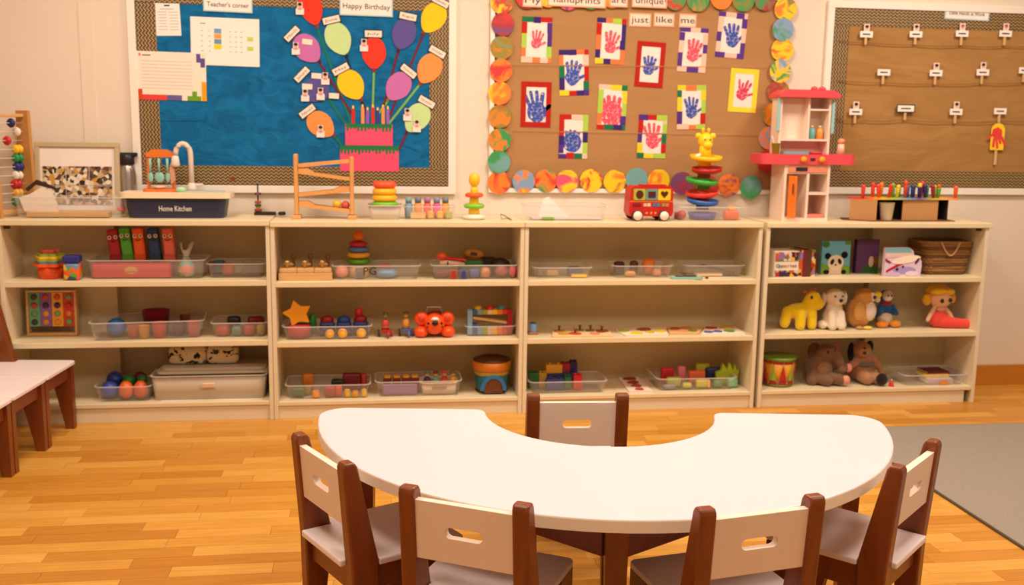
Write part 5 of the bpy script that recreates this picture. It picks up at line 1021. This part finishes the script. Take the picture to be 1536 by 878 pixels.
bk = thing('toy_bucket', 'round toy bucket with orange top, blue arch and brown door', 'toy bucket', (XA(738, 580, .11), .135, B3))
part('bucket_body', MB().lathe([(0, 0), (.07, 0), (.074, .01), (.088, .15), (0, .15)], col((36, 104, 110)), n=28), bk); part('top_band', MB().lathe([(.083, .105), (.089, .108), (.093, .148), (.088, .15)], col((206, 120, 24)), n=28), bk); part('yellow_band', MB().lathe([(.0815, .085), (.0835, .086), (.0855, .104), (.084, .105)], col((180, 150, 36)), n=28), bk)
part('lid', MB().lathe([(.088, .1505), (.09, .155), (.05, .168), (0, .17)], col((80, 40, 20)), n=28), bk)
arch = [(.062*math.cos(a), .02+.075*math.sin(a)) for a in [PI*i/14 for i in range(15)]]; arin = [(.045*math.cos(a), .02+.058*math.sin(a)) for a in [PI*i/14 for i in range(14, -1, -1)]]
part('arch', MB().prism(arch+arin, -.089, -.06, col((40, 110, 160))), bk); part('door', MB().prism([(-.044, .008), (.044, .008)]+[(.044*math.cos(a), .02+.056*math.sin(a)) for a in [PI*i/14 for i in range(15)]], -.084, -.055, col((100, 54, 26))), bk)
part('base_ring', MB().lathe([(.071, 0), (.078, .002), (.078, .012), (.074, .014)], col((70, 30, 18)), n=28), bk)
# ================================================================ third unit
C1, C2, C3 = ZS[3][2], ZS[3][1], ZS[3][0]
T = tray('clear tray of flat yellow and grey pieces', 799, 891, 401, 418, C1, .18, .055)
for i, (px, dy, m, nm) in enumerate(((868, .025, blk(.075, .02, .016, (236, 190, 90), .004), 'yellow bar'), (862, .08, MB().prism(rrect(0, .022, .07, .042, .015), -.02, .02, col((110, 110, 116))), 'grey slab'), (828, .07, blk(.06, .03, .03, (200, 170, 110), .008), 'straw coloured piece'), (810, .07, blk(.03, .03, .036, (150, 120, 110), .008), 'mauve grey piece'))): put(T, px, dy, m, 'toy_piece', nm+' in the flat pieces tray', 'toy')
T = tray('clear tray of brown pieces with an orange fruit', 918, 1013, 399, 418, C1, .18, .055)
for i, (px, dy, m, nm) in enumerate(((972, .09, MB().ball((0, 0, .052), (.034, .03, .03), col((226, 120, 30))).ball((0, 0, .03), (.03, .026, .03), col((200, 100, 30))), 'orange toy fruit'), (945, .04, blk(.05, .03, .026, (226, 160, 90), .008), 'tan piece'), (985, .05, blk(.04, .03, .034, (214, 140, 90), .008), 'copper piece'), (928, .11, blk(.05, .03, .064, (70, 30, 20), .008), 'dark brown piece'), (950, .12, blk(.04, .03, .066, (100, 50, 30), .01), 'chestnut piece'), (997, .10, blk(.03, .03, .05, (200, 120, 60), .008), 'amber brown piece'))): put(T, px, dy, m, 'toy_piece', nm+' in the brown pieces tray', 'toy')
T = tray('clear tray of thin sticks behind the mint tablet', 1026, 1121, 398, 416, C1, .18, .075)
put(T, 1062, .04, blk(.13, .05, .012, (226, 190, 150), .003), 'flat_card', 'cream card lying in the stick tray', 'card')
for i in range(3): put(T, 1068+i*4, .08+i*.015, MB().tube([(-.075, .02, .042), (.075, -.03, .006)], .003, col((170-i*20, 140-i*20, 116-i*10)), 6), 'thin_stick', ('pale', 'grey', 'dark')[i]+' thin stick slanting in the stick tray', 'stick', .001, 0, 'sticks in the stick tray')
t = thing('toy_tablet', 'mint toy tablet with dark screen at the shelf edge', 'toy tablet', (XA(1030, 421, .025), .032, C1+.001), -.08)
part('tablet_body', MB().prism(rrect(0, 0, .15, .05, .014), 0, .010, col((150, 200, 186)), 'XY'), t); part('screen', MB().prism(rrect(-.002, .004, .10, .03, .006), .0102, .0114, col((34, 38, 30)), 'XY'), t)
solo('red_bead', MB().torus((0, 0, .005), .005, .0035, col((130, 24, 40))), 'tiny dark red bead beside the mint tablet', 'bead', (XA(1060, 421, .03), .03, C1+.0))
# middle shelf
t = thing('toy_can', 'small blue can on a brown block by the side panel', 'toy can', (XA(800, 497, .10), .11, C2)); part('block', MB().b0(-.022, .022, -.02, .02, 0, .012, col((176, 110, 70)), .002), t); part('can_body', MB().lathe([(.017, .0122), (.018, .014), (.018, .05), (.016, .052), (0, .052)], col((120, 160, 210))), t); part('can_lid', MB().lathe([(.016, .0525), (.014, .058), (0, .06)], col((90, 70, 50))), t)
def puzzle(label, corners, Zs, items, edge, lift=0):
    """flat puzzle board: pixel corners (near-left, near-right, far-right, far-left) on the shelf"""
    pts = [P(x, y, Zs+.006) for x, y in corners]; pts = [(a, max(.012, min(.30, b))) for a, b in pts]
    cx = sum(p[0] for p in pts)/4; cy = sum(p[1] for p in pts)/4; t = thing('puzzle_board', label, 'puzzle', (cx, cy, Zs))
    part('board', MB().prism([(a-cx, b-cy) for a, b in pts], 0, .008, paper(edge), 'XY'), t)
    for (u, v, r, cc, peg) in items:
        a = pts[0][0]*(1-u)*(1-v)+pts[1][0]*u*(1-v)+pts[2][0]*u*v+pts[3][0]*(1-u)*v-cx; b = pts[0][1]*(1-u)*(1-v)+pts[1][1]*u*(1-v)+pts[2][1]*u*v+pts[3][1]*(1-u)*v-cy
        p_ = part('puzzle_piece', MB().prism([(a+r*(1+.18*math.sin(3*q+u*9))*math.cos(q), b+r*.8*(1+.18*math.cos(2*q+v*7))*math.sin(q)) for q in [2*PI*i/14 for i in range(14)]], .0082, .014, col(cc), 'XY'), t)
        if peg: part('peg', MB().lathe([(.004, .0142), (.004, .026), (.008, .03), (.007, .036), (0, .038)], col((110, 70, 36)), (a, b, 0)), p_)
    return t
puzzle('cream puzzle board with brown pegs standing on its pieces', ((829, 506), (921, 506), (913, 494), (828, 495)), C2, [(.12, .7, .025, (180, 120, 50), 1), (.18, .3, .026, (206, 160, 50), 0), (.38, .3, .028, (206, 90, 40), 1), (.48, .75, .02, (130, 110, 50), 1), (.66, .7, .022, (120, 90, 40), 1), (.85, .6, .03, (130, 70, 40), 1), (.72, .25, .022, (226, 150, 110), 0)], (230, 196, 150))
puzzle('thick white fruit puzzle board with yellow and green pieces', ((940, 505), (1002, 502), (998, 492), (922, 494)), C2, [(.1, .6, .026, (150, 160, 40), 0), (.3, .25, .028, (240, 206, 30), 0), (.55, .7, .034, (150, 50, 30), 0), (.62, .3, .022, (226, 180, 50), 0), (.85, .4, .026, (240, 196, 40), 0)], (240, 222, 196))
puzzle('thin tan puzzle board lying between two white puzzle boards', ((1005, 501), (1048, 501), (1056, 491), (1000, 492)), C2, [(.2, .7, .026, (180, 80, 40), 0), (.55, .8, .026, (220, 130, 60), 0), (.75, .35, .02, (120, 130, 50), 0), (.45, .3, .02, (226, 170, 110), 0)], (222, 176, 122))
puzzle('white puzzle board with red, blue, yellow and green pictures near the side panel', ((1052, 502), (1118, 500), (1100, 490), (1058, 491)), C2, [(.15, .2, .022, (90, 110, 160), 0), (.38, .25, .02, (80, 100, 150), 0), (.2, .75, .03, (180, 60, 30), 0), (.7, .75, .034, (220, 170, 30), 0), (.68, .25, .026, (90, 150, 40), 0)], (240, 224, 204))
# bottom shelf
T = tray('clear tray of building bricks behind the notch chair', 793, 914, 566, 586, C3, .2, .035, h=.06)
for i, (px, dy, w2, hh, cc, z, nm) in enumerate(((800, .12, .05, .085, (24, 96, 44), 0, 'green'), (813, .13, .04, .08, (190, 150, 40), 0, 'ochre'), (832, .08, .085, .062, (40, 60, 130), 0, 'blue'), (851, .09, .035, .07, (30, 110, 60), 0, 'bright green'), (866, .075, .042, .08, (206, 36, 40), 0, 'red'), (830, .15, .08, .05, (222, 160, 50), .065, 'amber top'), (847, .165, .045, .052, (160, 40, 44), .066, 'maroon top'), (859, .165, .036, .06, (50, 36, 90), .066, 'indigo top'))):
    if z: put(T, px, dy, blk(w2+.01, .04, z-.001, (60, 60, 100), .003), 'toy_brick', 'dark brick under the '+nm+' brick', 'toy brick', 0)
    t = thing('toy_brick', nm+' studded building brick in the brick tray', 'toy brick', (XA(px, 575, T.Yf+dy), T.Yf+dy, T.Z+z), 0, 'bricks in the brick tray'); part('brick_body', MB().b0(-w2/2, w2/2, -.018, .018, 0, hh-.008, col(cc), .002), t)
    for s in (-1, 1): part('stud', MB().lathe([(.008, hh-.0078), (.008, hh-.001), (0, hh)], col(cc), (s*w2*.25, 0, 0), 12), t)
pts = [P(x, y, C3) for x, y in ((942, 588), (978, 587), (957, 565), (925, 565))]
t = puzzle('white card with four red brown ovals standing on the bottom shelf', ((944, 588), (979, 587), (957, 566), (926, 566)), C3, [(.5, .85, .032, (150, 36, 20), 0), (.5, .58, .028, (150, 40, 20), 0), (.5, .33, .024, (160, 56, 26), 0), (.5, .1, .02, (170, 70, 40), 0)], (238, 214, 200))
T = tray('clear tray of lime, pink and teal building shapes', 984, 1110, 562, 583, C3, .24, .04, .0, h=.062)
for i, (px, dy, w2, hh, cc, nm) in enumerate(((1004, .035, .06, .022, (150, 140, 150), 'grey'), (1010, .075, .07, .05, (180, 190, 60), 'lime'), (1030, .045, .045, .028, (196, 200, 60), 'pale lime'), (1052, .05, .06, .04, (206, 196, 60), 'yellow green'), (1062, .045, .018, .042, (236, 170, 40), 'amber'), (1076, .05, .045, .036, (90, 140, 80), 'sage'), (1098, .05, .05, .044, (130, 190, 140), 'mint'), (1000, .15, .065, .08, (196, 30, 44), 'crimson'), (1021, .15, .04, .085, (226, 120, 130), 'pink'), (1044, .13, .085, .066, (234, 110, 60), 'coral'), (1070, .16, .09, .074, (36, 44, 90), 'navy'), (1052, .185, .07, .09, (180, 180, 40), 'olive lime'))): put(T, px, dy, MB().box((0, 0, hh/2), (w2, .032, hh), col(cc), .009, None, 2), 'toy_shape', nm+' shape in the lime and pink tray', 'toy', 0, 0, 'shapes in the lime and pink tray')
m = MB(); cL = col((176, 196, 40))
m.prism([(-.05, 0), (.05, 0), (.056, .03), (.062, .075), (.05, .07), (.04, .1), (.03, .07), (.012, .11), (.0, .075), (-.02, .105), (-.03, .07), (-.055, .06)], -.012, .012, cL); put(T, 1088, .11, m, 'toy_hand', 'big lime toy hand sticking out of the lime and pink tray', 'toy', .0)
# ================================================================ fourth unit
D1_, D2_, D3_ = ZS[4][2], ZS[4][1], ZS[4][0]
t = thing('box_set', 'boxed picture book set lettered Opposites beside the panda book', 'book set', (XA(1188, 417, .05), .115, D1_), .10)
part('box_front', MB().b0(-.108, .018, -.075, .06, 0, .125, paper((236, 220, 200))), t); MCF = confetti('animal_pattern', [(200, 90, 30), (230, 180, 40), (60, 40, 60), (220, 200, 180), (180, 40, 40), (90, 130, 60), (150, 110, 160)], 48)
part('cover_band', MB().b0(-.106, .016, -.0768, -.0752, .078, .122, MCF), t); part('cover_band', MB().b0(-.106, .016, -.0768, -.0752, .004, .034, MCF), t)
for i, ch in enumerate('Opposites'): text(ch, .024, paper([(60, 60, 140), (40, 110, 160), (60, 150, 70), (200, 60, 40), (220, 120, 40), (160, 40, 90), (90, 60, 150), (190, 40, 50), (60, 60, 130)][i]), t, (-.092+i*.0118, -.0765, .056), ex=.0006)
for i, cc in enumerate(((150, 30, 30), (120, 40, 50), (90, 60, 30), (170, 60, 40))): part('book', MB().b0(.0195+i*.0225, .0195+i*.0225+.0215, -.073, .055, 0, .13, MCF if i in (0, 3) else paper(cc)), t)
t = thing('panda_book', 'light blue panda face board book standing upright', 'book', (XA(1256, 412, .10), .14, D1_)); PB = paper((110, 176, 200))
part('cover', MB().b0(-.074, .074, -.012, .012, 0, .165, PB), t); g = lambda *a: paper(a)
for n_, pts_, y_, cc in (('grass', [(-.073, .001), (.073, .001), (.073, .04), (.05, .045), (-.05, .045), (-.073, .055)], .0005, (120, 160, 50)), ('leaf', ell(-.055, .148, .02, .016, 12), .0005, (70, 120, 50)), ('leaf', ell(.058, .155, .016, .01, 12), .0005, (100, 130, 50)), ('ear', ell(-.042, .090, .016, .016, 16), .0010, (24, 20, 20)), ('ear', ell(.044, .096, .017, .017, 16), .0010, (24, 20, 20)), ('panda_body', [(-.034, .001), (.034, .001), (.03, .03), (-.03, .03)], .0012, (230, 200, 170)), ('arm', ell(-.046, .012, .016, .011, 12), .0013, (40, 24, 20)), ('arm', ell(.044, .012, .014, .011, 12), .0013, (40, 24, 20)), ('panda_face', ell(0, .058, .042, .038, 24), .0018, (240, 218, 190)), ('eye_patch', ell(-.018, .062, .009, .015, 14, rot=-.4), .0026, (40, 28, 24)), ('eye_patch', ell(.02, .064, .009, .015, 14, rot=.4), .0026, (40, 28, 24)), ('nose', ell(0, .047, .005, .004, 10), .0026, (40, 28, 24))): part(n_, MB().prism(pts_, -.012-y_-.0006, -.012-y_, g(*cc)), t)
t = thing('purple_book', 'purple picture book standing between panda book and plane book', 'book', (XA(1303, 412, .13), .165, D1_)); part('cover', MB().b0(-.058, .058, -.014, .014, 0, .168, mat('purple_speckled_cover', (92, 50, 96), .7, .3, 220)), t)
part('scenery', MB().prism([(-.03, .002), (.056, .002), (.056, .03), (.01, .045), (-.02, .03)], -.0155, -.0143, g(50, 100, 40)), t); part('scenery', MB().prism(ell(.018, .06, .013, .028, 14), -.0165, -.0156, g(214, 180, 160)), t); part('scenery', MB().b0(.03, .056, -.0155, -.0143, .045, .085, g(130, 80, 36)), t); part('spine', MB().b0(-.062, -.0582, -.014, .014, 0, .168, paper((70, 40, 80))), t)
t = thing('plane_book', 'shaped book with a white toy plane on pink and lilac clouds', 'book', (XA(1353, 420, .045), .06, D1_)); 
ol = [(-.094, 0), (.094, 0), (.099, .05), (.096, .075), (.08, .096), (.055, .105), (.05, .125), (.03, .14), (-.094, .14)]
part('cover', MB().prism(ol, -.012, .012, g(222, 196, 216)), t)
for n_, pts_, y_, cc in (('sky_band', [(-.093, .115), (.045, .115), (.03, .139), (-.093, .139)], 0, (130, 180, 186)), ('mountain', [(-.093, .09), (.05, .1), (.045, .115), (-.093, .115)], 0, (226, 196, 180)), ('red_stripe', [(-.093, .09), (-.06, .068), (-.07, .062), (-.093, .075)], 0, (150, 40, 50)), ('red_stripe', [(-.085, .03), (-.03, .06), (.03, .075), (.0, .06), (-.04, .04), (-.085, .018)], 0, (180, 30, 40)), ('plane_body', ell(.015, .082, .075, .018, 20, rot=.16), .001, (246, 226, 206)), ('propeller', ell(.072, .076, .006, .018, 12, rot=-.6), .002, (70, 50, 60)), ('cloud', ell(.01, .03, .06, .018, 16), .0, (170, 150, 200)), ('cloud', ell(.05, .014, .035, .012, 16), .001, (236, 210, 226)), ('cloud', ell(-.05, .012, .04, .010, 16), .001, (206, 176, 216)), ('wheel', ell(-.03, .035, .007, .007, 10), .002, (60, 30, 50)), ('wheel', ell(.0, .048, .006, .006, 10), .002, (60, 30, 50))): part(n_, MB().prism(pts_, -.0127-y_-.0006, -.0127-y_+.0004, g(*cc)), t)
# basket
bk = thing('wicker_basket', 'brown woven wicker basket with a light rope handle', 'basket', (XA(1421, 415, .08), .165, D1_)); M_WK = mat('wicker', (150, 106, 54), .8, .35, 90, bump=.8); M_WK2 = mat('wicker_dark', (112, 74, 36), .8, .35, 90, bump=.8)
wv = MB()
for r in range(12):
    z = .008+r*.0138; f_ = .82+.18*r/11; pts = []
    for i, (x, y) in enumerate(rrect(0, 0, .255*f_, .17*f_, .035, 6)):
        o = .003*(1 if (i+r) % 2 else -1); L_ = math.hypot(x, y); pts.append((x*(1+o/L_), y*(1+o/L_), z))
    part('wicker_band', MB().tube(pts, .0088, M_WK if r % 3 else M_WK2, 6, True), bk)
part('basket_floor', MB().prism(rrect(0, 0, .2, .13, .03), .001, .006, M_WK2, 'XY'), bk)
part('rope_handle', MB().tube([(-.05+.1*i/12, -.092-.006*math.sin(PI*i/12), .165-.066*math.sin(PI*i/12)) for i in range(13)], .004, mat('rope', (206, 160, 104), .9, .2, 200)), bk)
part('rope_handle', MB().tube([(-.05+.1*i/12, .085, .155+.02*math.sin(PI*i/12)) for i in range(13)], .004, mat('rope', (206, 160, 104))), bk)
solo('red_cloth', MB().ball((0, 0, .075), (.05, .045, .075), plush((150, 24, 24))), 'red cloth bundle inside the wicker basket', 'cloth', (bk.location.x-.03, .165, D1_+.0065)); solo('dark_toy', MB().ball((0, 0, .08), (.024, .02, .08), plush((70, 50, 30))), 'dark brown toy end poking out of the wicker basket', 'toy', (bk.location.x+.06, .17, D1_+.0065))
# plush toys: one continuous skinned body each
def soft(blobs, m, vox=.0045):
    """one continuous stuffed body grown from overlapping balls and limbs"""
    b = MB()
    for q in blobs:
        if q[0] == 'b': b.ball(q[1], q[2], m, 16, q[3] if len(q) > 3 else None)
        else:
            p, r = q[1], q[2]; r = r if hasattr(r, '__len__') else [r]*len(p); b.tube(p, r, m, 12)
            b.ball(p[0], r[0], m, 12); b.ball(p[-1], r[-1], m, 12)
    o = bpy.data.objects.new('tmp', b.mesh('body')); COL.objects.link(o)
    md = o.modifiers.new('r', 'REMESH'); md.mode = 'VOXEL'; md.voxel_size = vox; md.use_smooth_shade = True
    sm = o.modifiers.new('s', 'SMOOTH'); sm.factor = .5; sm.iterations = 5
    bpy.context.view_layer.update(); out = bpy.data.meshes.new_from_object(o.evaluated_get(bpy.context.evaluated_depsgraph_get())); bpy.data.objects.remove(o)
    lo = min(v.co.z for v in out.vertices)
    for v in out.vertices: v.co.z -= lo
    out.materials.clear(); out.materials.append(m)
    for p in out.polygons: p.use_smooth = True
    return out
def grp(t, lst):
    for n_, c, r, cc, fur in lst: part(n_, MB().ball(c, r, plush(cc) if fur else col(cc, .25), 14), t)
# yellow giraffe
t = thing('plush_giraffe', 'bright yellow plush giraffe standing on four short legs', 'plush toy', (XA(1205, 490, .10), .125, D2_)); YM = plush((236, 196, 24))
part('body', soft([('b', (-.02, 0, .088), (.068, .042, .04)), ('t', [(.028, 0, .1), (.044, -.01, .15)], [.042, .036]), ('b', (.048, -.012, .155), (.036, .034, .036)), ('b', (.066, -.022, .128), (.034, .032, .032)), ('t', [(-.02, -.03, .08), (-.022, -.036, .022)], [.028, .025]), ('t', [(.04, -.022, .08), (.042, -.026, .022)], [.026, .024]), ('t', [(-.075, .0, .085), (-.09, -.006, .03)], [.028, .026]), ('t', [(-.06, .03, .08), (-.066, .034, .022)], [.024, .022]), ('t', [(.03, .026, .08), (.03, .03, .022)], [.024, .022])], YM), t)
grp(t, [('eye', (.026, -.042, .164), (.007, .005, .009), (60, 34, 16), 0), ('ear', (.014, .004, .186), (.014, .009, .008), (226, 120, 80), 1), ('horn', (.036, -.008, .192), (.006, .006, .013), (226, 110, 80), 1), ('horn', (.056, -.008, .192), (.006, .006, .013), (226, 110, 80), 1)])
# white dog
t = thing('plush_dog', 'cream white plush dog sitting with floppy ears', 'plush toy', (XA(1251, 490, .10), .125, D2_)); WM = plush((230, 210, 184))
part('body', soft([('b', (0, 0, .058), (.05, .048, .058)), ('b', (.002, -.008, .1), (.042, .038, .045)), ('b', (.002, -.01, .158), (.05, .045, .044)), ('b', (.004, -.044, .146), (.03, .024, .026)), ('t', [(-.022, -.035, .08), (-.02, -.05, .02)], [.02, .022]), ('t', [(.026, -.035, .08), (.026, -.05, .02)], [.02, .022]), ('b', (-.056, -.012, .022), (.022, .034, .022)), ('b', (.05, -.008, .022), (.02, .03, .022))], WM), t)
grp(t, [('nose', (.006, -.070, .152), (.010, .007, .009), (40, 26, 20), 0), ('eye', (-.017, -.053, .17), (.006, .004, .005), (90, 60, 40), 0), ('eye', (.022, -.053, .17), (.006, .004, .005), (90, 60, 40), 0), ('ear', (-.052, .0, .15), (.012, .022, .036), (216, 192, 160), 1), ('ear', (.056, .0, .155), (.012, .022, .036), (236, 218, 194), 1)])
# tan bird
t = thing('plush_bird', 'round tan plush bird with white belly and yellow beak', 'plush toy', (XA(1293, 490, .12), .14, D2_)); TM = plush((208, 148, 74))
part('body', soft([('b', (-.012, 0, .078), (.068, .054, .078)), ('b', (.008, -.004, .152), (.052, .046, .050)), ('t', [(-.05, .02, .06), (-.075, .034, .03)], [.026, .014])], TM), t)
grp(t, [('belly', (.026, -.028, .088), (.036, .034, .052), (238, 214, 194), 1), ('face_patch', (.038, -.024, .158), (.022, .026, .026), (238, 214, 190), 1), ('eye', (.040, -.050, .160), (.009, .006, .010), (40, 24, 16), 0), ('beak', (.066, -.026, .17), (.022, .018, .018), (238, 204, 40), 1), ('beak_tip', (.068, -.028, .146), (.014, .012, .016), (226, 196, 160), 1), ('wing', (-.034, -.046, .09), (.030, .014, .048), (216, 160, 88), 1), ('foot', (.012, -.056, .009), (.024, .018, .009), (228, 194, 60), 1), ('foot', (-.03, -.054, .009), (.018, .016, .009), (190, 140, 60), 1)])
# generic soft toy in white, blue and orange
t = thing('plush_toy', 'small plush toy in white, blue and orange sitting beside the tan bird', 'plush toy', (XA(1329, 490, .15), .175, D2_))
part('body', soft([('b', (0, 0, .05), (.042, .036, .05)), ('b', (0, 0, .1), (.034, .03, .036)), ('b', (0, -.002, .15), (.034, .032, .036)), ('t', [(-.03, -.01, .105), (-.044, -.03, .07)], .014), ('t', [(.03, -.01, .105), (.046, -.03, .07)], .014)], plush((40, 84, 130))), t)
grp(t, [('face', (0, -.014, .154), (.029, .026, .030), (228, 208, 192), 1), ('eye', (-.008, -.040, .16), (.004, .003, .006), (30, 20, 20), 0), ('eye', (.010, -.040, .16), (.004, .003, .006), (30, 20, 20), 0), ('collar', (0, -.010, .118), (.032, .028, .013), (160, 24, 30), 1), ('lower_body', (-.004, -.014, .04), (.040, .036, .036), (234, 210, 182), 1), ('foot', (-.036, -.052, .018), (.032, .022, .018), (234, 142, 40), 1), ('foot', (.034, -.05, .02), (.030, .022, .019), (238, 152, 40), 1)])
# mermaid doll
t = thing('mermaid_doll', 'blonde plush mermaid doll with coral tail stretched along the shelf', 'doll', (XA(1410, 490, .10), .125, D2_)); SK = plush((232, 178, 134)); CO = plush((232, 76, 62))
part('body', soft([('b', (0, 0, .066), (.03, .026, .03)), ('b', (0, 0, .095), (.026, .022, .022)), ('b', (.002, -.006, .148), (.056, .05, .046)), ('t', [(-.026, -.006, .1), (-.055, -.022, .07), (-.075, -.034, .045)], [.012, .012, .011]), ('t', [(.028, -.004, .1), (.046, -.022, .075), (.056, -.034, .048)], [.012, .012, .011])], SK), t, None, (0, 0, .034))
part('tail', soft([('b', (-.01, -.006, .045), (.046, .04, .045)), ('b', (.0, -.004, .07), (.036, .032, .028)), ('t', [(.02, -.02, .034), (.08, -.036, .026), (.13, -.042, .024), (.158, -.044, .022)], [.036, .026, .024, .014])], CO), t)
grp(t, [('hair', (0, .018, .172), (.064, .05, .050), (230, 176, 24), 1), ('hair_bunch', (-.066, .002, .140), (.022, .022, .030), (226, 166, 20), 1), ('hair_bunch', (.066, .002, .146), (.020, .022, .028), (226, 166, 20), 1), ('fringe', (-.020, -.024, .186), (.046, .034, .020), (234, 182, 30), 1), ('fringe', (.03, -.022, .184), (.032, .034, .020), (234, 182, 30), 1), ('eye', (-.018, -.055, .142), (.010, .006, .011), (50, 26, 16), 0), ('eye', (.026, -.054, .146), (.010, .006, .011), (50, 26, 16), 0), ('top_shell', (0, -.024, .096), (.026, .012, .012), (224, 154, 124), 1)])
# ---- bottom shelf
dm = thing('toy_drum', 'red and yellow toy drum with green triangles', 'toy drum', (XA(1168, 578, .11), .125, D3_))
part('drum_shell', MB().lathe([(0, .008), (.068, .008), (.08, .135), (0, .135)], col((232, 160, 40)), n=30), dm)
for z0, z1, r0, r1, cc in ((0, .014, .072, .072, (120, 110, 40)), (.012, .032, .0705, .0725, (176, 24, 20)), (.118, .134, .0795, .0815, (176, 36, 24)), (.132, .148, .084, .086, (120, 150, 40))): part('hoop', MB().lathe([(r0-.006, z0), (r0, z0), (r1, z1), (r1-.006, z1)], col(cc), n=30), dm)
part('drum_skin', MB().lathe([(0, .140), (.079, .140), (.079, .1425), (0, .1425)], paper((180, 150, 90)), n=30), dm)
for i in range(10):
    a = -PI/2+(i-4)*PI/5-.1; cc = (150, 180, 50) if i % 2 else (196, 30, 24); vs_ = []
    for da, z, r in ((-.26, .034, .0718), (.26, .034, .0718), (.0, .112, .0788)): vs_ += [(r*math.cos(a+da), r*math.sin(a+da), z), ((r+.002)*math.cos(a+da), (r+.002)*math.sin(a+da), z)]
    mid = [((.0745)*math.cos(a), (.0745)*math.sin(a), .034), ((.0765)*math.cos(a), (.0765)*math.sin(a), .034)]
    part('triangle', MB().add(vs_+mid, [(1, 7, 5), (7, 3, 5), (0, 4, 6), (6, 4, 2), (0, 1, 5, 4), (2, 4, 5, 3), (0, 6, 7, 1), (6, 2, 3, 7)], col(cc)), dm)
    part('cord', MB().tube([(.075*math.cos(a-.3), .075*math.sin(a-.3), .016), (.0865*math.cos(a), .0865*math.sin(a), .134), (.075*math.cos(a+.3), .075*math.sin(a+.3), .016)], .0018, col((226, 190, 130)), 6), dm)
t = thing('plush_elephant', 'grey brown plush elephant sitting with pink foot pads', 'plush toy', (XA(1236, 575, .12), .15, D3_)); EM = plush((120, 86, 60))
part('body', soft([('b', (-.015, 0, .075), (.072, .06, .075)), ('b', (.012, -.014, .150), (.056, .05, .052)), ('t', [(.04, -.055, .145), (.058, -.072, .11), (.064, -.078, .08)], [.028, .022, .019]), ('t', [(-.06, -.03, .06), (-.075, -.055, .026)], [.03, .028]), ('t', [(.0, -.05, .04), (.055, -.09, .032)], [.03, .026]), ('t', [(-.04, -.055, .035), (-.012, -.088, .026)], [.028, .025]), ('t', [(.05, -.03, .1), (.09, -.06, .088)], [.026, .024])], EM), t)
grp(t, [('foot_pad', (.078, -.102, .034), (.022, .016, .024), (228, 152, 128), 1), ('foot_pad', (.104, -.068, .088), (.020, .016, .024), (224, 148, 126), 1), ('ear', (-.046, .004, .158), (.036, .014, .046), (98, 68, 46), 1), ('ear', (.066, .010, .158), (.030, .014, .046), (176, 116, 90), 1), ('eye', (-.004, -.060, .168), (.006, .004, .008), (24, 16, 14), 0), ('eye', (.034, -.058, .170), (.006, .004, .008), (24, 16, 14), 0), ('belly', (-.01, -.04, .075), (.045, .026, .045), (150, 112, 82), 1)])
t = thing('plush_donkey', 'brown plush animal slumped with a dark paw and grey belt', 'plush toy', (XA(1296, 575, .12), .155, D3_)); DM = plush((172, 120, 82))
part('body', soft([('b', (0, 0, .07), (.066, .055, .07)), ('b', (0, -.004, .115), (.052, .045, .045)), ('b', (-.012, -.014, .164), (.046, .044, .044)), ('b', (-.026, -.05, .158), (.028, .022, .022)), ('t', [(.045, -.02, .12), (.075, -.045, .075), (.082, -.055, .04)], [.02, .018, .018]), ('t', [(-.045, -.03, .11), (-.08, -.055, .1)], [.02, .018]), ('t', [(-.02, -.05, .04), (-.012, -.088, .034)], [.034, .03]), ('t', [(.02, -.05, .036), (.045, -.09, .034)], [.03, .028])], DM), t)
grp(t, [('dark_paw', (.052, -.112, .036), (.032, .020, .032), (36, 26, 22), 1), ('ear', (-.060, .006, .15), (.020, .014, .050), (34, 26, 24), 1), ('ear', (.038, .006, .176), (.020, .014, .032), (30, 24, 22), 1), ('eye', (-.022, -.058, .182), (.006, .005, .006), (30, 20, 16), 0), ('nose', (-.028, -.072, .162), (.010, .006, .008), (40, 26, 22), 0)])
part('belt', MB().torus((0, -.006, .098), .052, .009, plush((112, 102, 98)), squash=1.2), t)
t = thing('red_bell', 'tiny red toy bell standing on the bottom shelf', 'toy bell', (XA(1337, 580, .04), .042, D3_)); part('bell', MB().lathe([(0, 0), (.014, 0), (.013, .006), (.009, .02), (.006, .026), (0, .027)], col((226, 40, 30))), t); part('knob', MB().ball((0, 0, .031), .0045, col((214, 206, 190))), t)
T = tray('clear tray with small books at the end of the bottom shelf', 1352, 1456, 565, 585, D3_, .2, .03, h=.055)
for i, (px, w2, hh, cc, z, dy, nm) in enumerate(((1403, .13, .026, (214, 190, 196), 0, .07, 'lilac white'), (1396, .13, .014, (230, 180, 40), .0265, .10, 'yellow'), (1398, .12, .010, (110, 50, 56), .041, .12, 'maroon'))):
    t = thing('small_book', nm+' small book in the end tray', 'book', (XA(px, 575, T.Yf+dy), T.Yf+dy, T.Z+z), .03*(i-1)); part('cover', MB().b0(-w2/2, w2/2, -.05, .05, 0, .002, paper(cc)).b0(-w2/2, w2/2, -.05, .05, hh-.002, hh, paper(cc)).b0(-w2/2, w2/2, -.05, -.047, .002, hh-.002, paper(cc)), t); part('pages', MB().b0(-w2/2+.002, w2/2-.002, -.0465, .048, .0022, hh-.0022, paper((236, 226, 206))), t)
t = put(T, 1415, .012, MB().b0(-.02, .02, -.002, .002, 0, .018, paper((230, 140, 50)), .0005), 'orange_tag', 'orange and red tag at the front of the book tray', 'tag')
